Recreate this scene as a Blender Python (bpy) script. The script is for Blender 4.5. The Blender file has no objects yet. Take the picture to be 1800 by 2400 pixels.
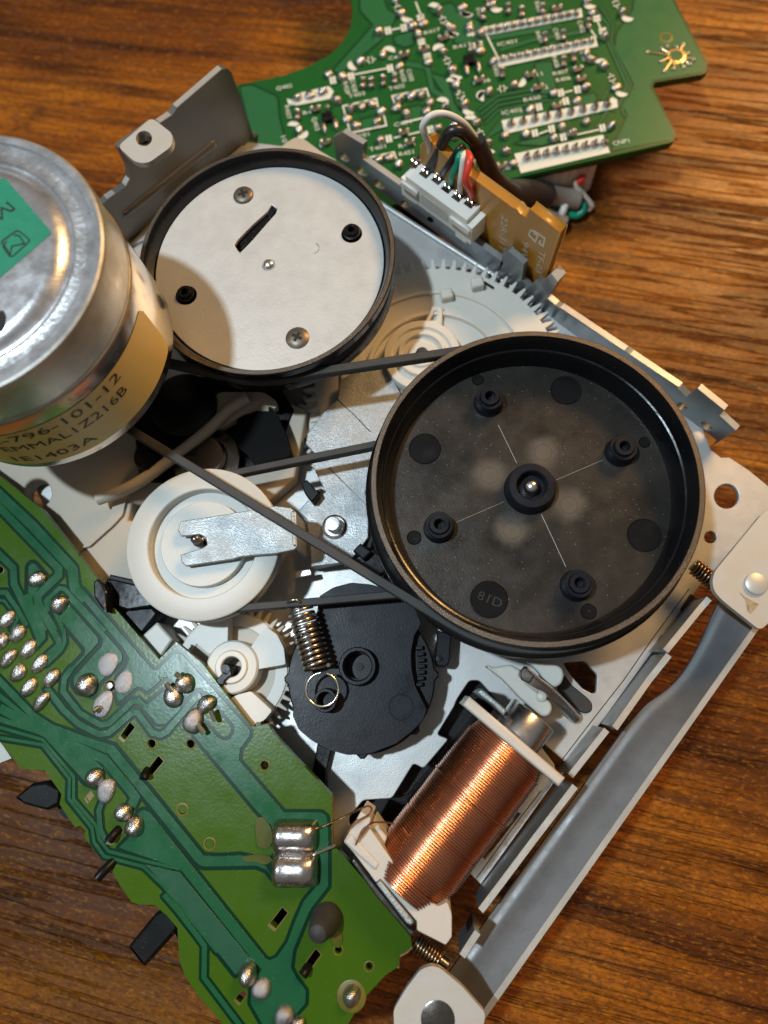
import bpy, bmesh, math, random
from mathutils import Vector, Matrix
random.seed(7)
R = math.radians
sc = bpy.context.scene
# ------------------------------------------------------------------ camera (1 unit = 1 cm)
FPX, TX, TY, HC = 1600.0, -0.0677, 0.2575, 12.0
nz = Vector((TX, TY, 1)).normalized()
ex = (Vector((1, 0, 0)) - nz * nz.x).normalized()
ey = nz.cross(ex)
CM = Matrix((ex, ey, nz))
cam = bpy.data.cameras.new('camera')
cam.sensor_fit = 'HORIZONTAL'; cam.sensor_width = 36.0; cam.lens = 36.0 * FPX / 1800.0
cam.clip_start = 0.1; cam.clip_end = 500
camo = bpy.data.objects.new('camera', cam); sc.collection.objects.link(camo)
camo.matrix_world = Matrix.Translation((0, 0, HC)) @ CM.to_4x4()
cam.dof.use_dof = True; cam.dof.focus_distance = 9.1; cam.dof.aperture_fstop = 0.24
sc.camera = camo
# ------------------------------------------------------------------ world and lamps
w = bpy.data.worlds.new('World'); sc.world = w; w.use_nodes = True
wn = w.node_tree.nodes; wl = w.node_tree.links
bg = wn['Background']
tc = wn.new('ShaderNodeTexCoord'); sx = wn.new('ShaderNodeSeparateXYZ'); rp = wn.new('ShaderNodeValToRGB')
wl.new(tc.outputs['Generated'], sx.inputs[0]); wl.new(sx.outputs['Z'], rp.inputs[0])
rp.color_ramp.elements[0].position = 0.0; rp.color_ramp.elements[0].color = (0.10, 0.075, 0.055, 1)
rp.color_ramp.elements[1].position = 0.55; rp.color_ramp.elements[1].color = (0.68, 0.66, 0.63, 1)
wl.new(rp.outputs[0], bg.inputs[0]); bg.inputs[1].default_value = 0.26
def area(name, loc, target, size, power, col):
    l = bpy.data.lights.new(name, 'AREA'); l.shape = 'DISK'; l.size = size; l.energy = power; l.color = col
    o = bpy.data.objects.new(name, l); sc.collection.objects.link(o); o.location = loc
    o.rotation_euler = (Vector(target) - Vector(loc)).to_track_quat('-Z', 'Y').to_euler()
    return o
KD = Vector((0.30, 0.0, -1.0))
kt = Vector((-3.0, 3.5, 3.5))
area('cool_desk_lamp', kt - KD * 44, kt, 2.2, 19500, (0.74, 0.90, 1.0))
wt = Vector((0.5, 2.5, 2.5))
area('warm_room_lamp', wt + Vector((31, 37, 37)), wt, 18, 34000, (1.0, 0.56, 0.19))
sc.view_settings.view_transform = 'Standard'; sc.view_settings.look = 'None'
sc.view_settings.exposure = -0.12; sc.view_settings.gamma = 1.0
sc.cycles.use_denoising = True
sc.cycles.max_bounces = 8; sc.cycles.caustics_reflective = False; sc.cycles.caustics_refractive = False

# ------------------------------------------------------------------ geometry helpers
def P(x, y, z):                       # photograph pixel (1800x2400) -> point at height z
    d = CM @ Vector((x - 900, 1200 - y, -FPX))
    t = (z - HC) / d.z
    return Vector((d.x * t, d.y * t, z))
def ray(x, y): return (CM @ Vector((x - 900, 1200 - y, -FPX))).normalized()
def crop(ox, oy, s):
    def f(pts):
        if isinstance(pts, tuple): return (ox + pts[0] * s, oy + pts[1] * s)
        return [(ox + x * s, oy + y * s) for x, y in pts]
    f.s = s
    return f
cA = crop(0, 1050, .36166); cB = crop(0, 1600, .36166); cC = crop(400, 1750, .36166); cD = crop(750, 1500, .42194)
cE = crop(850, 1850, .30139); cG = crop(1200, 1500, .40678); cH = crop(1500, 850, .33898); cI = crop(400, 1350, .42194)
cJ = crop(50, 900, .5425); cK = crop(750, 200, .42194); cL = crop(500, 0, .3918); cN = crop(1050, 0, .3918)
cO = crop(850, 500, .36166); cQ = crop(0, 0, .5425); cM = crop(0, 280, .3798)
cS = crop(0, 1080, .19891); cU = crop(0, 1380, .24111); cV = crop(300, 1500, .24111); cT = crop(100, 1700, .24111)
cW = crop(400, 1950, .27125); c1 = crop(1150, 1480, .24111); c2 = crop(1400, 1380, .18083); c3 = crop(380, 900, .31344)
c5 = crop(640, 1000, .21700); cX = crop(780, 1850, .17178); cY = crop(1030, 380, .22303); cZ = crop(850, 500, .30139)
b1 = crop(850, 760, .24714); b2 = crop(1250, 760, .24714); b3 = crop(850, 1160, .24714); b4 = crop(1250, 1160, .24714)
w5 = crop(330, 340, .18686); w6 = crop(630, 340, .18686); w7 = crop(330, 640, .18686); w8 = crop(630, 640, .18686)

class Plane:
    def __init__(s, o, u, v):
        s.o = Vector(o); s.u = Vector(u).normalized(); s.n = s.u.cross(Vector(v)).normalized(); s.v = s.n.cross(s.u)
        s.m = Matrix((s.u, s.v, s.n)).transposed().to_4x4(); s.m.translation = s.o
    def uv(s, x, y):
        d = ray(x, y); c = Vector((0, 0, HC))
        t = (s.o - c).dot(s.n) / d.dot(s.n)
        q = c + d * t - s.o
        return (q.dot(s.u), q.dot(s.v))
    def pt(s, x, y): u, v = s.uv(x, y); return s.o + s.u * u + s.v * v
    def off(s, d): return Plane(s.o + s.n * d, s.u, s.v)
def HP(z): return Plane((0, 0, z), (1, 0, 0), (0, 1, 0))
def VP(a, b, z, z2=None):
    A = P(*a, z); B = P(*b, z if z2 is None else z2); B.z = A.z
    return Plane(A, B - A, (0, 0, 1))

col = sc.collection
def setp(o, label=None, cat=None, group=None, kind=None):
    if label: o['label'] = label
    if cat: o['category'] = cat
    if group: o['group'] = group
    if kind: o['kind'] = kind
def thing(name, loc, label, cat, group=None):
    o = bpy.data.objects.new(name, None); col.objects.link(o); o.location = loc
    o.empty_display_size = 0.2
    setp(o, label, cat, group); return o
def link(name, me, mat, parent=None, loc=None, rot=None):
    o = bpy.data.objects.new(name, me); col.objects.link(o)
    if mat is not None and not me.materials: me.materials.append(mat)
    if loc is not None: o.location = loc
    if rot is not None: o.rotation_euler = rot
    if parent is not None:
        o.parent = parent
        inv = Matrix.Translation(-wloc(parent))
        o.matrix_parent_inverse = inv
    return o
def wloc(o):
    v = Vector(o.location)
    return v
def smooth(me, ang=35):
    for p in me.polygons: p.use_smooth = True
    me.set_sharp_from_angle(angle=R(ang))
    return me
def arc(cx, cy, r, a0, a1, n=12):
    return [(cx + r * math.cos(R(a0 + (a1 - a0) * i / n)), cy + r * math.sin(R(a0 + (a1 - a0) * i / n))) for i in range(n + 1)]
def circ(cx, cy, r, n=24): return arc(cx, cy, r, 0, 360 * (n - 1) / n, n - 1)
def ell(cx, cy, a, b, rot=0, n=20):
    c, s = math.cos(R(rot)), math.sin(R(rot))
    return [(cx + a * math.cos(t) * c - b * math.sin(t) * s, cy + a * math.cos(t) * s + b * math.sin(t) * c) for t in [2 * math.pi * i / n for i in range(n)]]
def rnd(pts, r, n=4):                  # round the corners of a polygon
    out = []; N = len(pts)
    for i in range(N):
        p0 = Vector(pts[i - 1][:2]); p = Vector(pts[i][:2]); p1 = Vector(pts[(i + 1) % N][:2])
        a = p0 - p; b = p1 - p
        rr = min(r, a.length * .45, b.length * .45)
        if rr < 1e-4: out.append(tuple(p)); continue
        A = p + a.normalized() * rr; B = p + b.normalized() * rr
        for k in range(n + 1):
            t = k / n
            out.append(tuple(A * (1 - t) ** 2 + p * 2 * t * (1 - t) + B * t * t))
    return out
def smoothline(pts, n=6, closed=False):
    pts = [Vector(p) for p in pts]; out = []; N = len(pts)
    rng = range(N) if closed else range(N - 1)
    for i in rng:
        g = lambda k: pts[k % N] if closed else pts[max(0, min(N - 1, k))]
        a, b, c, d = g(i - 1), g(i), g(i + 1), g(i + 2)
        for k in range(n):
            t = k / n
            out.append(.5 * ((2 * b) + (c - a) * t + (2 * a - 5 * b + 4 * c - d) * t * t + (3 * b - a - 3 * c + d) * t ** 3))
    if not closed: out.append(pts[-1])
    return out
def stroke(pts, wd):                   # polyline -> outline polygon of width wd
    p = [Vector(q[:2]) for q in pts]; L = []; Rr = []
    for i in range(len(p)):
        if i == 0: d = (p[1] - p[0]).normalized(); nn = Vector((-d.y, d.x)); k = 1
        elif i == len(p) - 1: d = (p[-1] - p[-2]).normalized(); nn = Vector((-d.y, d.x)); k = 1
        else:
            d0 = (p[i] - p[i - 1]).normalized(); d1 = (p[i + 1] - p[i]).normalized()
            n0 = Vector((-d0.y, d0.x)); n1 = Vector((-d1.y, d1.x)); nn = (n0 + n1)
            if nn.length < 1e-6: nn = n0
            nn.normalize(); k = 1 / max(.5, nn.dot(n0))
        L.append(tuple(p[i] + nn * k * wd / 2)); Rr.append(tuple(p[i] - nn * k * wd / 2))
    return L + Rr[::-1]
def plate_mesh(outl, t, bev, holes, m):
    cu = bpy.data.curves.new('c', 'CURVE'); cu.dimensions = '2D'; cu.fill_mode = 'BOTH'
    bev = min(bev, t * .45)
    cu.extrude = max(t / 2 - bev, 1e-5); cu.bevel_depth = bev; cu.bevel_resolution = 1; cu.offset = -bev
    for pts in [outl] + list(holes):
        sp = cu.splines.new('POLY'); sp.points.add(len(pts) - 1); sp.use_cyclic_u = True
        for i, q in enumerate(pts): sp.points[i].co = (q[0], q[1], 0, 1)
    o = bpy.data.objects.new('tmp', cu)
    me = bpy.data.meshes.new_from_object(o)
    bpy.data.objects.remove(o); bpy.data.curves.remove(cu)
    me.materials.clear()
    want = abs(parea(outl)) - sum(abs(parea(h)) for h in holes)
    have = sum(p.area for p in me.polygons if p.normal.z > .99)
    if abs(have - want) > .06 * want + .02 and bev < .06 * math.sqrt(want + 1e-9): me = prism(outl, t, holes)
    me.transform(m @ Matrix.Translation((0, 0, -t / 2)))
    return me
def parea(p): return .5 * sum(p[i - 1][0] * p[i][1] - p[i][0] * p[i - 1][1] for i in range(len(p)))
def prism(outl, t, holes):
    from mathutils.geometry import delaunay_2d_cdt
    vs = []; fs = []
    for lp in [outl] + list(holes):
        k = len(vs); vs += [Vector((q[0], q[1])) for q in lp]; fs.append(list(range(k, k + len(lp))))
    v, e, f, _, _, _ = delaunay_2d_cdt(vs, [], fs, 2, 1e-6)
    n = len(v); co = [(p.x, p.y, t / 2) for p in v] + [(p.x, p.y, -t / 2) for p in v]; F = []; cnt = {}
    for tr_ in f:
        a = sum(v[tr_[i - 1]].x * v[tr_[i]].y - v[tr_[i]].x * v[tr_[i - 1]].y for i in range(len(tr_)))
        tr_ = list(tr_) if a > 0 else list(tr_)[::-1]
        F.append(tr_); F.append([i + n for i in tr_[::-1]])
        for i in range(len(tr_)): cnt[(tr_[i - 1], tr_[i])] = 1
    for (a, b) in list(cnt):
        if (b, a) not in cnt: F.append([b, a, a + n, b + n])
    me = bpy.data.meshes.new('p'); me.from_pydata(co, [], F); me.update(); return me
def plate(name, pl, outl, t, mat, parent=None, holes=(), bev=.01, px=True, sm=False):
    if px:
        outl = [pl.uv(*q) for q in outl]; holes = [[pl.uv(*q) for q in h] for h in holes]
    me = plate_mesh(outl, t, bev, holes, pl.m)
    if sm: smooth(me, 40)
    return link(name, me, mat, parent)
def hplate(name, outl, z, t, mat, parent=None, holes=(), bev=.01, px=True): return plate(name, HP(z), outl, t, mat, parent, holes, bev, px)
def bm_mesh(bm, name='m'):
    me = bpy.data.meshes.new(name); bmesh.ops.recalc_face_normals(bm, faces=bm.faces); bm.to_mesh(me); bm.free(); return me
def lathe_mesh(prof, seg=64, center=(0, 0, 0), axis=None, ang=35, wob=None):
    bm = bmesh.new(); rings = []
    for r, z in prof:
        if r < 1e-6: rings.append([bm.verts.new((0, 0, z))])
        else: rings.append([bm.verts.new((r * math.cos(2 * math.pi * i / seg), r * math.sin(2 * math.pi * i / seg), z)) for i in range(seg)])
    for a, b in zip(rings[:-1], rings[1:]):
        for i in range(seg):
            j = (i + 1) % seg
            if len(a) == 1 and len(b) == 1: continue
            if len(a) == 1: bm.faces.new((a[0], b[i], b[j]))
            elif len(b) == 1: bm.faces.new((a[i], b[0], a[j]))
            else: bm.faces.new((a[i], b[i], b[j], a[j]))
    me = bm_mesh(bm)
    m = Matrix.Translation(center)
    if axis is not None: m = m @ Vector((0, 0, 1)).rotation_difference(Vector(axis)).to_matrix().to_4x4()
    me.transform(m)
    return smooth(me, ang)
def lathe(name, prof, mat, parent=None, seg=64, center=(0, 0, 0), axis=None, ang=35):
    return link(name, lathe_mesh(prof, seg, center, axis, ang), mat, parent)
def sweep_mesh(path, sect, closed=False, up=None, caps=True):
    path = [Vector(p) for p in path]; N = len(path); bm = bmesh.new(); rings = []
    prevn = None
    for i in range(N):
        if closed: t = (path[(i + 1) % N] - path[i - 1]).normalized()
        else: t = (path[min(i + 1, N - 1)] - path[max(i - 1, 0)]).normalized()
        if up is not None: b = Vector(up); nn = b.cross(t).normalized(); b = t.cross(nn)
        else:
            if prevn is None:
                a = Vector((0, 0, 1)) if abs(t.z) < .9 else Vector((1, 0, 0)); nn = a.cross(t).normalized()
            else:
                nn = (prevn - t * prevn.dot(t)).normalized()
            b = t.cross(nn)
        prevn = nn
        rings.append([bm.verts.new(path[i] + nn * x + b * y) for x, y in sect])
    S = len(sect)
    for i in range(N if closed else N - 1):
        a = rings[i]; c = rings[(i + 1) % N]
        for k in range(S): bm.faces.new((a[k], a[(k + 1) % S], c[(k + 1) % S], c[k]))
    if not closed and caps: bm.faces.new(rings[0]); bm.faces.new(rings[-1][::-1])
    return bm_mesh(bm)
def tube(name, path, r, mat, parent=None, seg=10, sm=6, closed=False):
    pts = smoothline(path, sm, closed) if sm > 1 else path
    me = sweep_mesh(pts, circ(0, 0, r, seg), closed)
    return link(name, smooth(me, 50), mat, parent)
def text(name, s, pl, a, b, h, mat, parent, t=.002, px=True, wfit=True):
    """lettering on a plane; a, b: start and end of the baseline (pixels or uv)."""
    A = Vector(pl.uv(*a) if px else a); B = Vector(pl.uv(*b) if px else b)
    cu = bpy.data.curves.new('t', 'FONT'); cu.body = s; cu.size = 1; cu.resolution_u = 2
    o = bpy.data.objects.new('tmp', cu); col.objects.link(o)
    bpy.context.view_layer.update()
    me = bpy.data.meshes.new_from_object(o.evaluated_get(bpy.context.evaluated_depsgraph_get()))
    bpy.data.objects.remove(o); bpy.data.curves.remove(cu); me.materials.clear()
    xs = [v.co.x for v in me.vertices]; wd = max(xs) - min(xs); mn = min(xs)
    d = B - A; ang = math.atan2(d.y, d.x); k = d.length / wd
    hh = h / 0.72
    M = pl.m @ Matrix.Translation((A.x, A.y, t)) @ Matrix.Rotation(ang, 4, 'Z') @ Matrix.Diagonal((k, hh, 1, 1)) @ Matrix.Translation((-mn, 0, 0))
    me.transform(M)
    return link(name, me, mat, parent) if parent is not False else me

# ------------------------------------------------------------------ materials
def mat(name, c, rough=.5, metal=0., bump=None, var=None, spec=.5, coat=0., sss=0., speck=None, rvar=0., aniso=0.):
    """bump=(scale, strength, kind); var=(scale, amount, colour2)"""
    m = bpy.data.materials.new(name); m.use_nodes = True
    nt = m.node_tree; N = nt.nodes; Lk = nt.links; b = N['Principled BSDF']
    b.inputs['Base Color'].default_value = (*c, 1); b.inputs['Roughness'].default_value = rough
    b.inputs['Metallic'].default_value = metal; b.inputs['Specular IOR Level'].default_value = spec
    b.inputs['Coat Weight'].default_value = coat; b.inputs['Coat Roughness'].default_value = .15
    b.inputs['Anisotropic'].default_value = aniso
    if sss:
        b.inputs['Subsurface Weight'].default_value = sss; b.inputs['Subsurface Scale'].default_value = .12
        b.inputs['Subsurface Radius'].default_value = (1, .75, .5)
    tcn = N.new('ShaderNodeTexCoord'); co = tcn.outputs['Object']
    cur = None
    def noise(sc_, det=4, ro=.55):
        n = N.new('ShaderNodeTexNoise'); n.inputs['Scale'].default_value = sc_; n.inputs['Detail'].default_value = det
        n.inputs['Roughness'].default_value = ro; Lk.new(co, n.inputs['Vector']); return n.outputs['Fac']
    def ramp(src, p0, p1, c0, c1):
        r = N.new('ShaderNodeValToRGB'); e = r.color_ramp.elements
        e[0].position = p0; e[0].color = (*c0, 1); e[1].position = p1; e[1].color = (*c1, 1); Lk.new(src, r.inputs[0]); return r.outputs[0]
    if var:
        cur = ramp(noise(var[0], 5), .5 - var[1], .5 + var[1], c, var[2])
    if speck:                            # dust and lint: (scale, threshold, colour)
        v = N.new('ShaderNodeTexVoronoi'); v.inputs['Scale'].default_value = speck[0]; Lk.new(co, v.inputs['Vector'])
        mx = N.new('ShaderNodeMix'); mx.data_type = 'RGBA'
        Lk.new(ramp(v.outputs['Distance'], speck[1] * .6, speck[1], (1, 1, 1), (0, 0, 0)), mx.inputs['Factor'])
        if cur: Lk.new(cur, mx.inputs['A'])
        else: mx.inputs['A'].default_value = (*c, 1)
        mx.inputs['B'].default_value = (*speck[2], 1)
        cur = mx.outputs['Result']
    if cur: Lk.new(cur, b.inputs['Base Color'])
    if rvar:
        mr = N.new('ShaderNodeMapRange'); mr.inputs['To Min'].default_value = max(.02, rough - rvar); mr.inputs['To Max'].default_value = rough + rvar
        mr.inputs['From Min'].default_value = .3; mr.inputs['From Max'].default_value = .7
        Lk.new(noise(3.1, 6, .65), mr.inputs[0]); Lk.new(mr.outputs[0], b.inputs['Roughness'])
    if bump:
        kind = bump[2] if len(bump) > 2 else 'n'
        if kind == 'v':
            v = N.new('ShaderNodeTexVoronoi'); v.inputs['Scale'].default_value = bump[0]; Lk.new(co, v.inputs['Vector']); src = v.outputs['Distance']
        else: src = noise(bump[0], 3)
        bp = N.new('ShaderNodeBump'); bp.inputs['Strength'].default_value = bump[1]; bp.inputs['Distance'].default_value = .01
        Lk.new(src, bp.inputs['Height']); Lk.new(bp.outputs[0], b.inputs['Normal'])
    return m
M = {}
M['black'] = mat('black_plastic', (.006, .006, .006), .36, spec=.2, bump=(55, .12), speck=(26, .07, (.5, .47, .42)), rvar=.06)
M['blackfloor'] = mat('satin_black_plastic', (.010, .009, .008),   .32, spec=.46, bump=(40, .22), var=(.9, .16, (.034, .028, .022)), speck=(17, .065, (.55, .52, .46)), rvar=.08)
M['blackgloss'] = mat('gloss_black_plastic', (.006, .006, .007), .20, spec=.42, bump=(14, .14), speck=(14, .05, (.3, .28, .25)), rvar=.08)
M['rim'] = mat('machined_dark_rim', (.10, .078, .058), .36, .6, bump=(70, .7), rvar=.1)
M['rubber'] = mat('black_rubber', (.022, .021, .021), .62, bump=(60, .2), var=(3, .25, (.04, .038, .036)))
M['cam'] = mat('dark_grey_nylon', (.009, .010, .014), .36, spec=.16, bump=(40, .15), var=(2.5, .2, (.013, .014, .020)), speck=(18, .05, (.2, .2, .22)), rvar=.12)
M['white'] = mat('white_nylon', (.66, .64, .59), .42, bump=(30, .06), sss=.3, var=(1.3, .3, (.60, .57, .50)))
M['idler'] = mat('translucent_nylon', (.54, .55, .525), .40, bump=(60, .25), sss=.35)
M['gearweb'] = mat('ivory_shade_nylon', (.47, .42, .34), .45, bump=(30, .06), sss=.2, var=(1.3, .3, (.42, .37, .29)))  # shadow on the vane gear's web put into this tan base; strut shares it
M['beige'] = mat('ivory_shade_plastic', (.48, .42, .33), .5, bump=(30, .05), sss=.15, var=(.8, .3, (.40, .34, .26)))  # pale plastic darkened in colour for the shade below the motor
M['bobbin'] = mat('bobbin_plastic', (.58, .53, .47), .4, sss=.4)
M['conn'] = mat('connector_plastic', (.84, .81, .74), .35, sss=.25)
M['satin'] = mat('satin_aluminium_disc', (.565, .565, .55), .48, .3, bump=(26, .3), var=(.7, .25, (.53, .53, .515)), rvar=.1, speck=(2.3, .02, (.08, .07, .06)))
M['zinc'] = mat('zinc_plated_steel', (.42, .435, .44), .50, .65, bump=(55, .34, 'v'), var=(30, .14, (.33, .345, .35)), rvar=.12)
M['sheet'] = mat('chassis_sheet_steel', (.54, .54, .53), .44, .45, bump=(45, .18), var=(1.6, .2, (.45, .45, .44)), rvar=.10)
M['sheetw'] = mat('shaded_steel_wall', (.25, .27, .28), .38, .6, bump=(30, .08), var=(1.4, .3, (.19, .205, .215)), rvar=.08)  # same sheet steel, with the blue-grey shade of the wall faces in its colour
M['edge'] = mat('lit_steel_edge', (.74, .70, .63), .34, .7, bump=(50, .22), rvar=.06)  # warm lamp light on the upward edges put into a cream colour
M['plated'] = mat('plated_pad', (.56, .55, .525), .42, .35, bump=(18, .12), var=(5, .16, (.56, .52, .45)))
M['bracket'] = mat('grey_steel_bracket', (.24, .23, .21), .34, .6, bump=(14, .05), var=(.9, .3, (.18, .17, .16)))
M['steel'] = mat('bright_steel', (.74, .73, .72), .26, 1., bump=(30, .1), rvar=.08)
M['dsteel'] = mat('dark_steel', (.20, .18, .16), .28, 1., bump=(30, .15), rvar=.1)
M['screw'] = mat('bronze_black_screw', (.17, .14, .11), .44, .75, bump=(40, .15), rvar=.1)
M['springd'] = mat('spring_wire', (.50, .45, .40), .28, 1.)
M['springb'] = mat('brass_spring_wire', (.26, .17, .10), .28, 1.)
M['brightwire'] = mat('bright_wire', (.80, .74, .62), .2, 1.)
M['copper'] = mat('enamelled_copper', (.82, .42, .26), .24, 1., var=(2.2, .3, (.66, .31, .18)))
M['solder'] = mat('solder', (.56, .52, .49), .28, 1., bump=(15, .55), rvar=.12)
M['solderdull'] = mat('dull_solder', (.47, .45, .45), .40, 1., bump=(26, .7), rvar=.12)
M['gold'] = mat('tinned_gold_pad', (.62, .48, .26), .24, 1., bump=(12, .4))
M['chrome'] = mat('nickel_motor_can', (.80, .78, .75), .20, 1., bump=(6, .02))
M['galv'] = mat('galvanised_cap', (.70, .70, .66), .38, .8, var=(2.4, .14, (.52, .52, .48)), bump=(20, .1), rvar=.12)
M['cap'] = mat('motor_cap_steel', (.76, .77, .80), .30, .9, var=(3.0, .25, (.66, .67, .70)), bump=(24, .16), rvar=.10)
M['capring'] = mat('motor_cap_knurl', (.70, .71, .73), .34, .9, bump=(17, .8), rvar=.14)
M['goldlabel'] = mat('gold_paper_label', (.80, .60, .22), .45, .0, bump=(50, .06), var=(1.5, .3, (.74, .54, .19)))
M['greenlabel'] = mat('green_paper_label', (.006, .19, .11), .55, bump=(40, .12), var=(9, .2, (.010, .22, .13)))
M['ink'] = mat('black_ink', (.012, .012, .011), .5)
M['inkbrown'] = mat('dark_print', (.030, .022, .012), .5)
M['silk'] = mat('silkscreen', (.68, .69, .60), .55)
M['silkfaint'] = mat('faint_print', (.62, .56, .46), .55)
M['pcb'] = mat('board_resist', (.050, .108, .003), .24, spec=.22, bump=(24, .16), var=(.35, .35, (.036, .098, .005)), speck=(15, .045, (.3, .4, .2)), rvar=.06)
M['pcbdark'] = mat('resist_dark', (.001, .026, .011), .24, spec=.2)
M['trace'] = mat('resist_over_copper', (.013, .098, .040), .24, .0, spec=.26, bump=(26, .10), var=(3, .3, (.010, .082, .033)), speck=(13, .05, (.35, .5, .35)), rvar=.08)
M['trace2'] = mat('resist_over_copper_blue', (.022, .090, .052), .24, .0, spec=.26, bump=(26, .10), speck=(13, .045, (.35, .5, .35)), rvar=.08)
M['pcbedge'] = mat('phenolic_edge', (.30, .16, .035), .55, bump=(40, .6), var=(8, .2, (.18, .09, .02)))
M['tpcb'] = mat('upper_board_resist', (.006, .078, .012), .36, spec=.3, bump=(20, .08), var=(.8, .25, (.013, .105, .020)), rvar=.06)
M['ttrace'] = mat('upper_board_copper', (.020, .125, .036), .36, spec=.3, bump=(20, .08), var=(2, .25, (.021, .115, .044)), rvar=.06)
M['ttdark'] = mat('upper_board_gap', (.004, .042, .011), .3)
M['tedge'] = mat('upper_board_edge', (.26, .23, .08), .6, bump=(30, .4))
M['brown'] = mat('phenolic_board', (.46, .22, .030), .32, bump=(25, .1), var=(1.6, .25, (.38, .17, .022)), sss=.15)
M['hole'] = mat('dark_hole', (.006, .005, .005), .7)
M['resin'] = mat('yellow_resin_rim', (.20, .135, .014), .4, var=(9, .2, (.10, .10, .01)))
M['wwhite'] = mat('white_wire', (.72, .68, .60), .4)
M['wblack'] = mat('black_wire', (.018, .017, .017), .35)
M['wgreen'] = mat('green_wire', (.0, .26, .15), .35)
M['wred'] = mat('red_wire', (.70, .055, .035), .35)
M['wgrey'] = mat('grey_cable', (.24, .19, .15), .5, bump=(12, .1))
M['shrink'] = mat('heat_shrink', (.020, .020, .022), .42, bump=(9, .4), speck=(6, .05, (.3, .3, .32)))
M['tin'] = mat('tinned_terminal', (.80, .68, .55), .18, 1.)
def wood_mat():
    m = bpy.data.materials.new('rustic_wood_laminate'); m.use_nodes = True
    nt = m.node_tree; N = nt.nodes; Lk = nt.links; b = N['Principled BSDF']
    tcn = N.new('ShaderNodeTexCoord')
    def mp(sx_, sy_, rot=12.5, off=(0, 0, 0)):
        r0 = N.new('ShaderNodeMapping'); r0.inputs['Rotation'].default_value = (0, 0, R(rot)); r0.inputs['Location'].default_value = off
        Lk.new(tcn.outputs['Object'], r0.inputs['Vector'])
        s0 = N.new('ShaderNodeMapping'); s0.inputs['Scale'].default_value = (sx_, sy_, 1); Lk.new(r0.outputs[0], s0.inputs['Vector'])
        return s0.outputs[0]
    def noise(v, s, det=6, ro=.6, dist=0.):
        n = N.new('ShaderNodeTexNoise'); n.inputs['Scale'].default_value = s; n.inputs['Detail'].default_value = det
        n.inputs['Roughness'].default_value = ro; n.inputs['Distortion'].default_value = dist; Lk.new(v, n.inputs['Vector']); return n.outputs['Fac']
    def ramp(src, stops):
        r = N.new('ShaderNodeValToRGB'); e = r.color_ramp.elements
        while len(e) < len(stops): e.new(.5)
        for i, (p, c) in enumerate(stops): e[i].position = p; e[i].color = (*c, 1) if len(c) == 3 else c
        Lk.new(src, r.inputs[0]); return r.outputs[0]
    def mix(f, a, bb, mode='MIX', fac=None):
        x = N.new('ShaderNodeMix'); x.data_type = 'RGBA'; x.blend_type = mode
        if fac is not None: x.inputs['Factor'].default_value = fac
        else: Lk.new(f, x.inputs['Factor'])
        for k, s in (('A', a), ('B', bb)):
            if isinstance(s, tuple): x.inputs[k].default_value = (*s, 1)
            else: Lk.new(s, x.inputs[k])
        return x.outputs['Result']
    patch = noise(mp(.11, .55), 1.0, 5, .6, .5)
    base = ramp(patch, [(.30, (.050, .012, .001)), (.44, (.155, .040, .002)), (.56, (.32, .098, .005)), (.72, (.52, .190, .013))])
    streak = noise(mp(.085, 1.25), 1.5, 7, .66, .5)
    c = mix(ramp(streak, [(.37, (1, 1, 1)), (.50, (0, 0, 0))]), base, mix(None, base, (.13, .08, .05), 'MULTIPLY', .92))
    fine = noise(mp(.14, 3.6, off=(4, 6, 0)), 1.6, 8, .7, .4)
    c = mix(ramp(fine, [(.34, (.8, .8, .8)), (.45, (0, 0, 0))]), c, (.040, .012, .003))
    mott = noise(mp(2.6, 6.5), 2.2, 6, .7)
    c = mix(ramp(mott, [(.46, (0, 0, 0)), (.70, (.85, .85, .85))]), c, (.070, .024, .006))
    mott2 = noise(mp(2.0, 5.0, off=(3, 1, 0)), 2.6, 5, .7)
    c = mix(ramp(mott2, [(.55, (0, 0, 0)), (.75, (.6, .6, .6))]), c, (.52, .20, .02))
    blot = noise(mp(.34, .8, off=(7, 2, 0)), 1.0, 5, .6, .8)
    c = mix(ramp(blot, [(.62, (0, 0, 0)), (.72, (.85, .85, .85))]), c, (.030, .011, .005))
    gr = noise(mp(11, 26, off=(2, 9, 0)), 1.0, 3, .75)
    c = mix(ramp(gr, [(.50, (0, 0, 0)), (.66, (.8, .8, .8))]), c, (.060, .021, .006))
    gr2 = noise(mp(8, 20, off=(5, 3, 0)), 1.0, 3, .75)
    c = mix(ramp(gr2, [(.56, (0, 0, 0)), (.72, (.55, .55, .55))]), c, (.62, .24, .022))
    Lk.new(c, b.inputs['Base Color'])
    # embossed pores: long thin grooves that run with the grain
    pore = noise(mp(.13, 2.6, off=(1, 4, 0)), 1.5, 5, .5, .15)
    ridge = ramp(pore, [(.470, (1, 1, 1)), (.50, (0, 0, 0)), (.530, (1, 1, 1))])
    bp = N.new('ShaderNodeBump'); bp.inputs['Strength'].default_value = .8; bp.inputs['Distance'].default_value = .04
    Lk.new(ridge, bp.inputs['Height'])
    bp2 = N.new('ShaderNodeBump'); bp2.inputs['Strength'].default_value = .25; bp2.inputs['Distance'].default_value = .01
    Lk.new(noise(mp(3, 14), 3.0, 4), bp2.inputs['Height']); Lk.new(bp.outputs[0], bp2.inputs['Normal'])
    Lk.new(bp2.outputs[0], b.inputs['Normal'])
    rr = ramp(noise(mp(.5, 2), 2.0, 4), [(.35, (.30, .30, .30)), (.65, (.50, .50, .50))]); Lk.new(rr, b.inputs['Roughness'])
    b.inputs['Specular IOR Level'].default_value = .24
    return m
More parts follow.
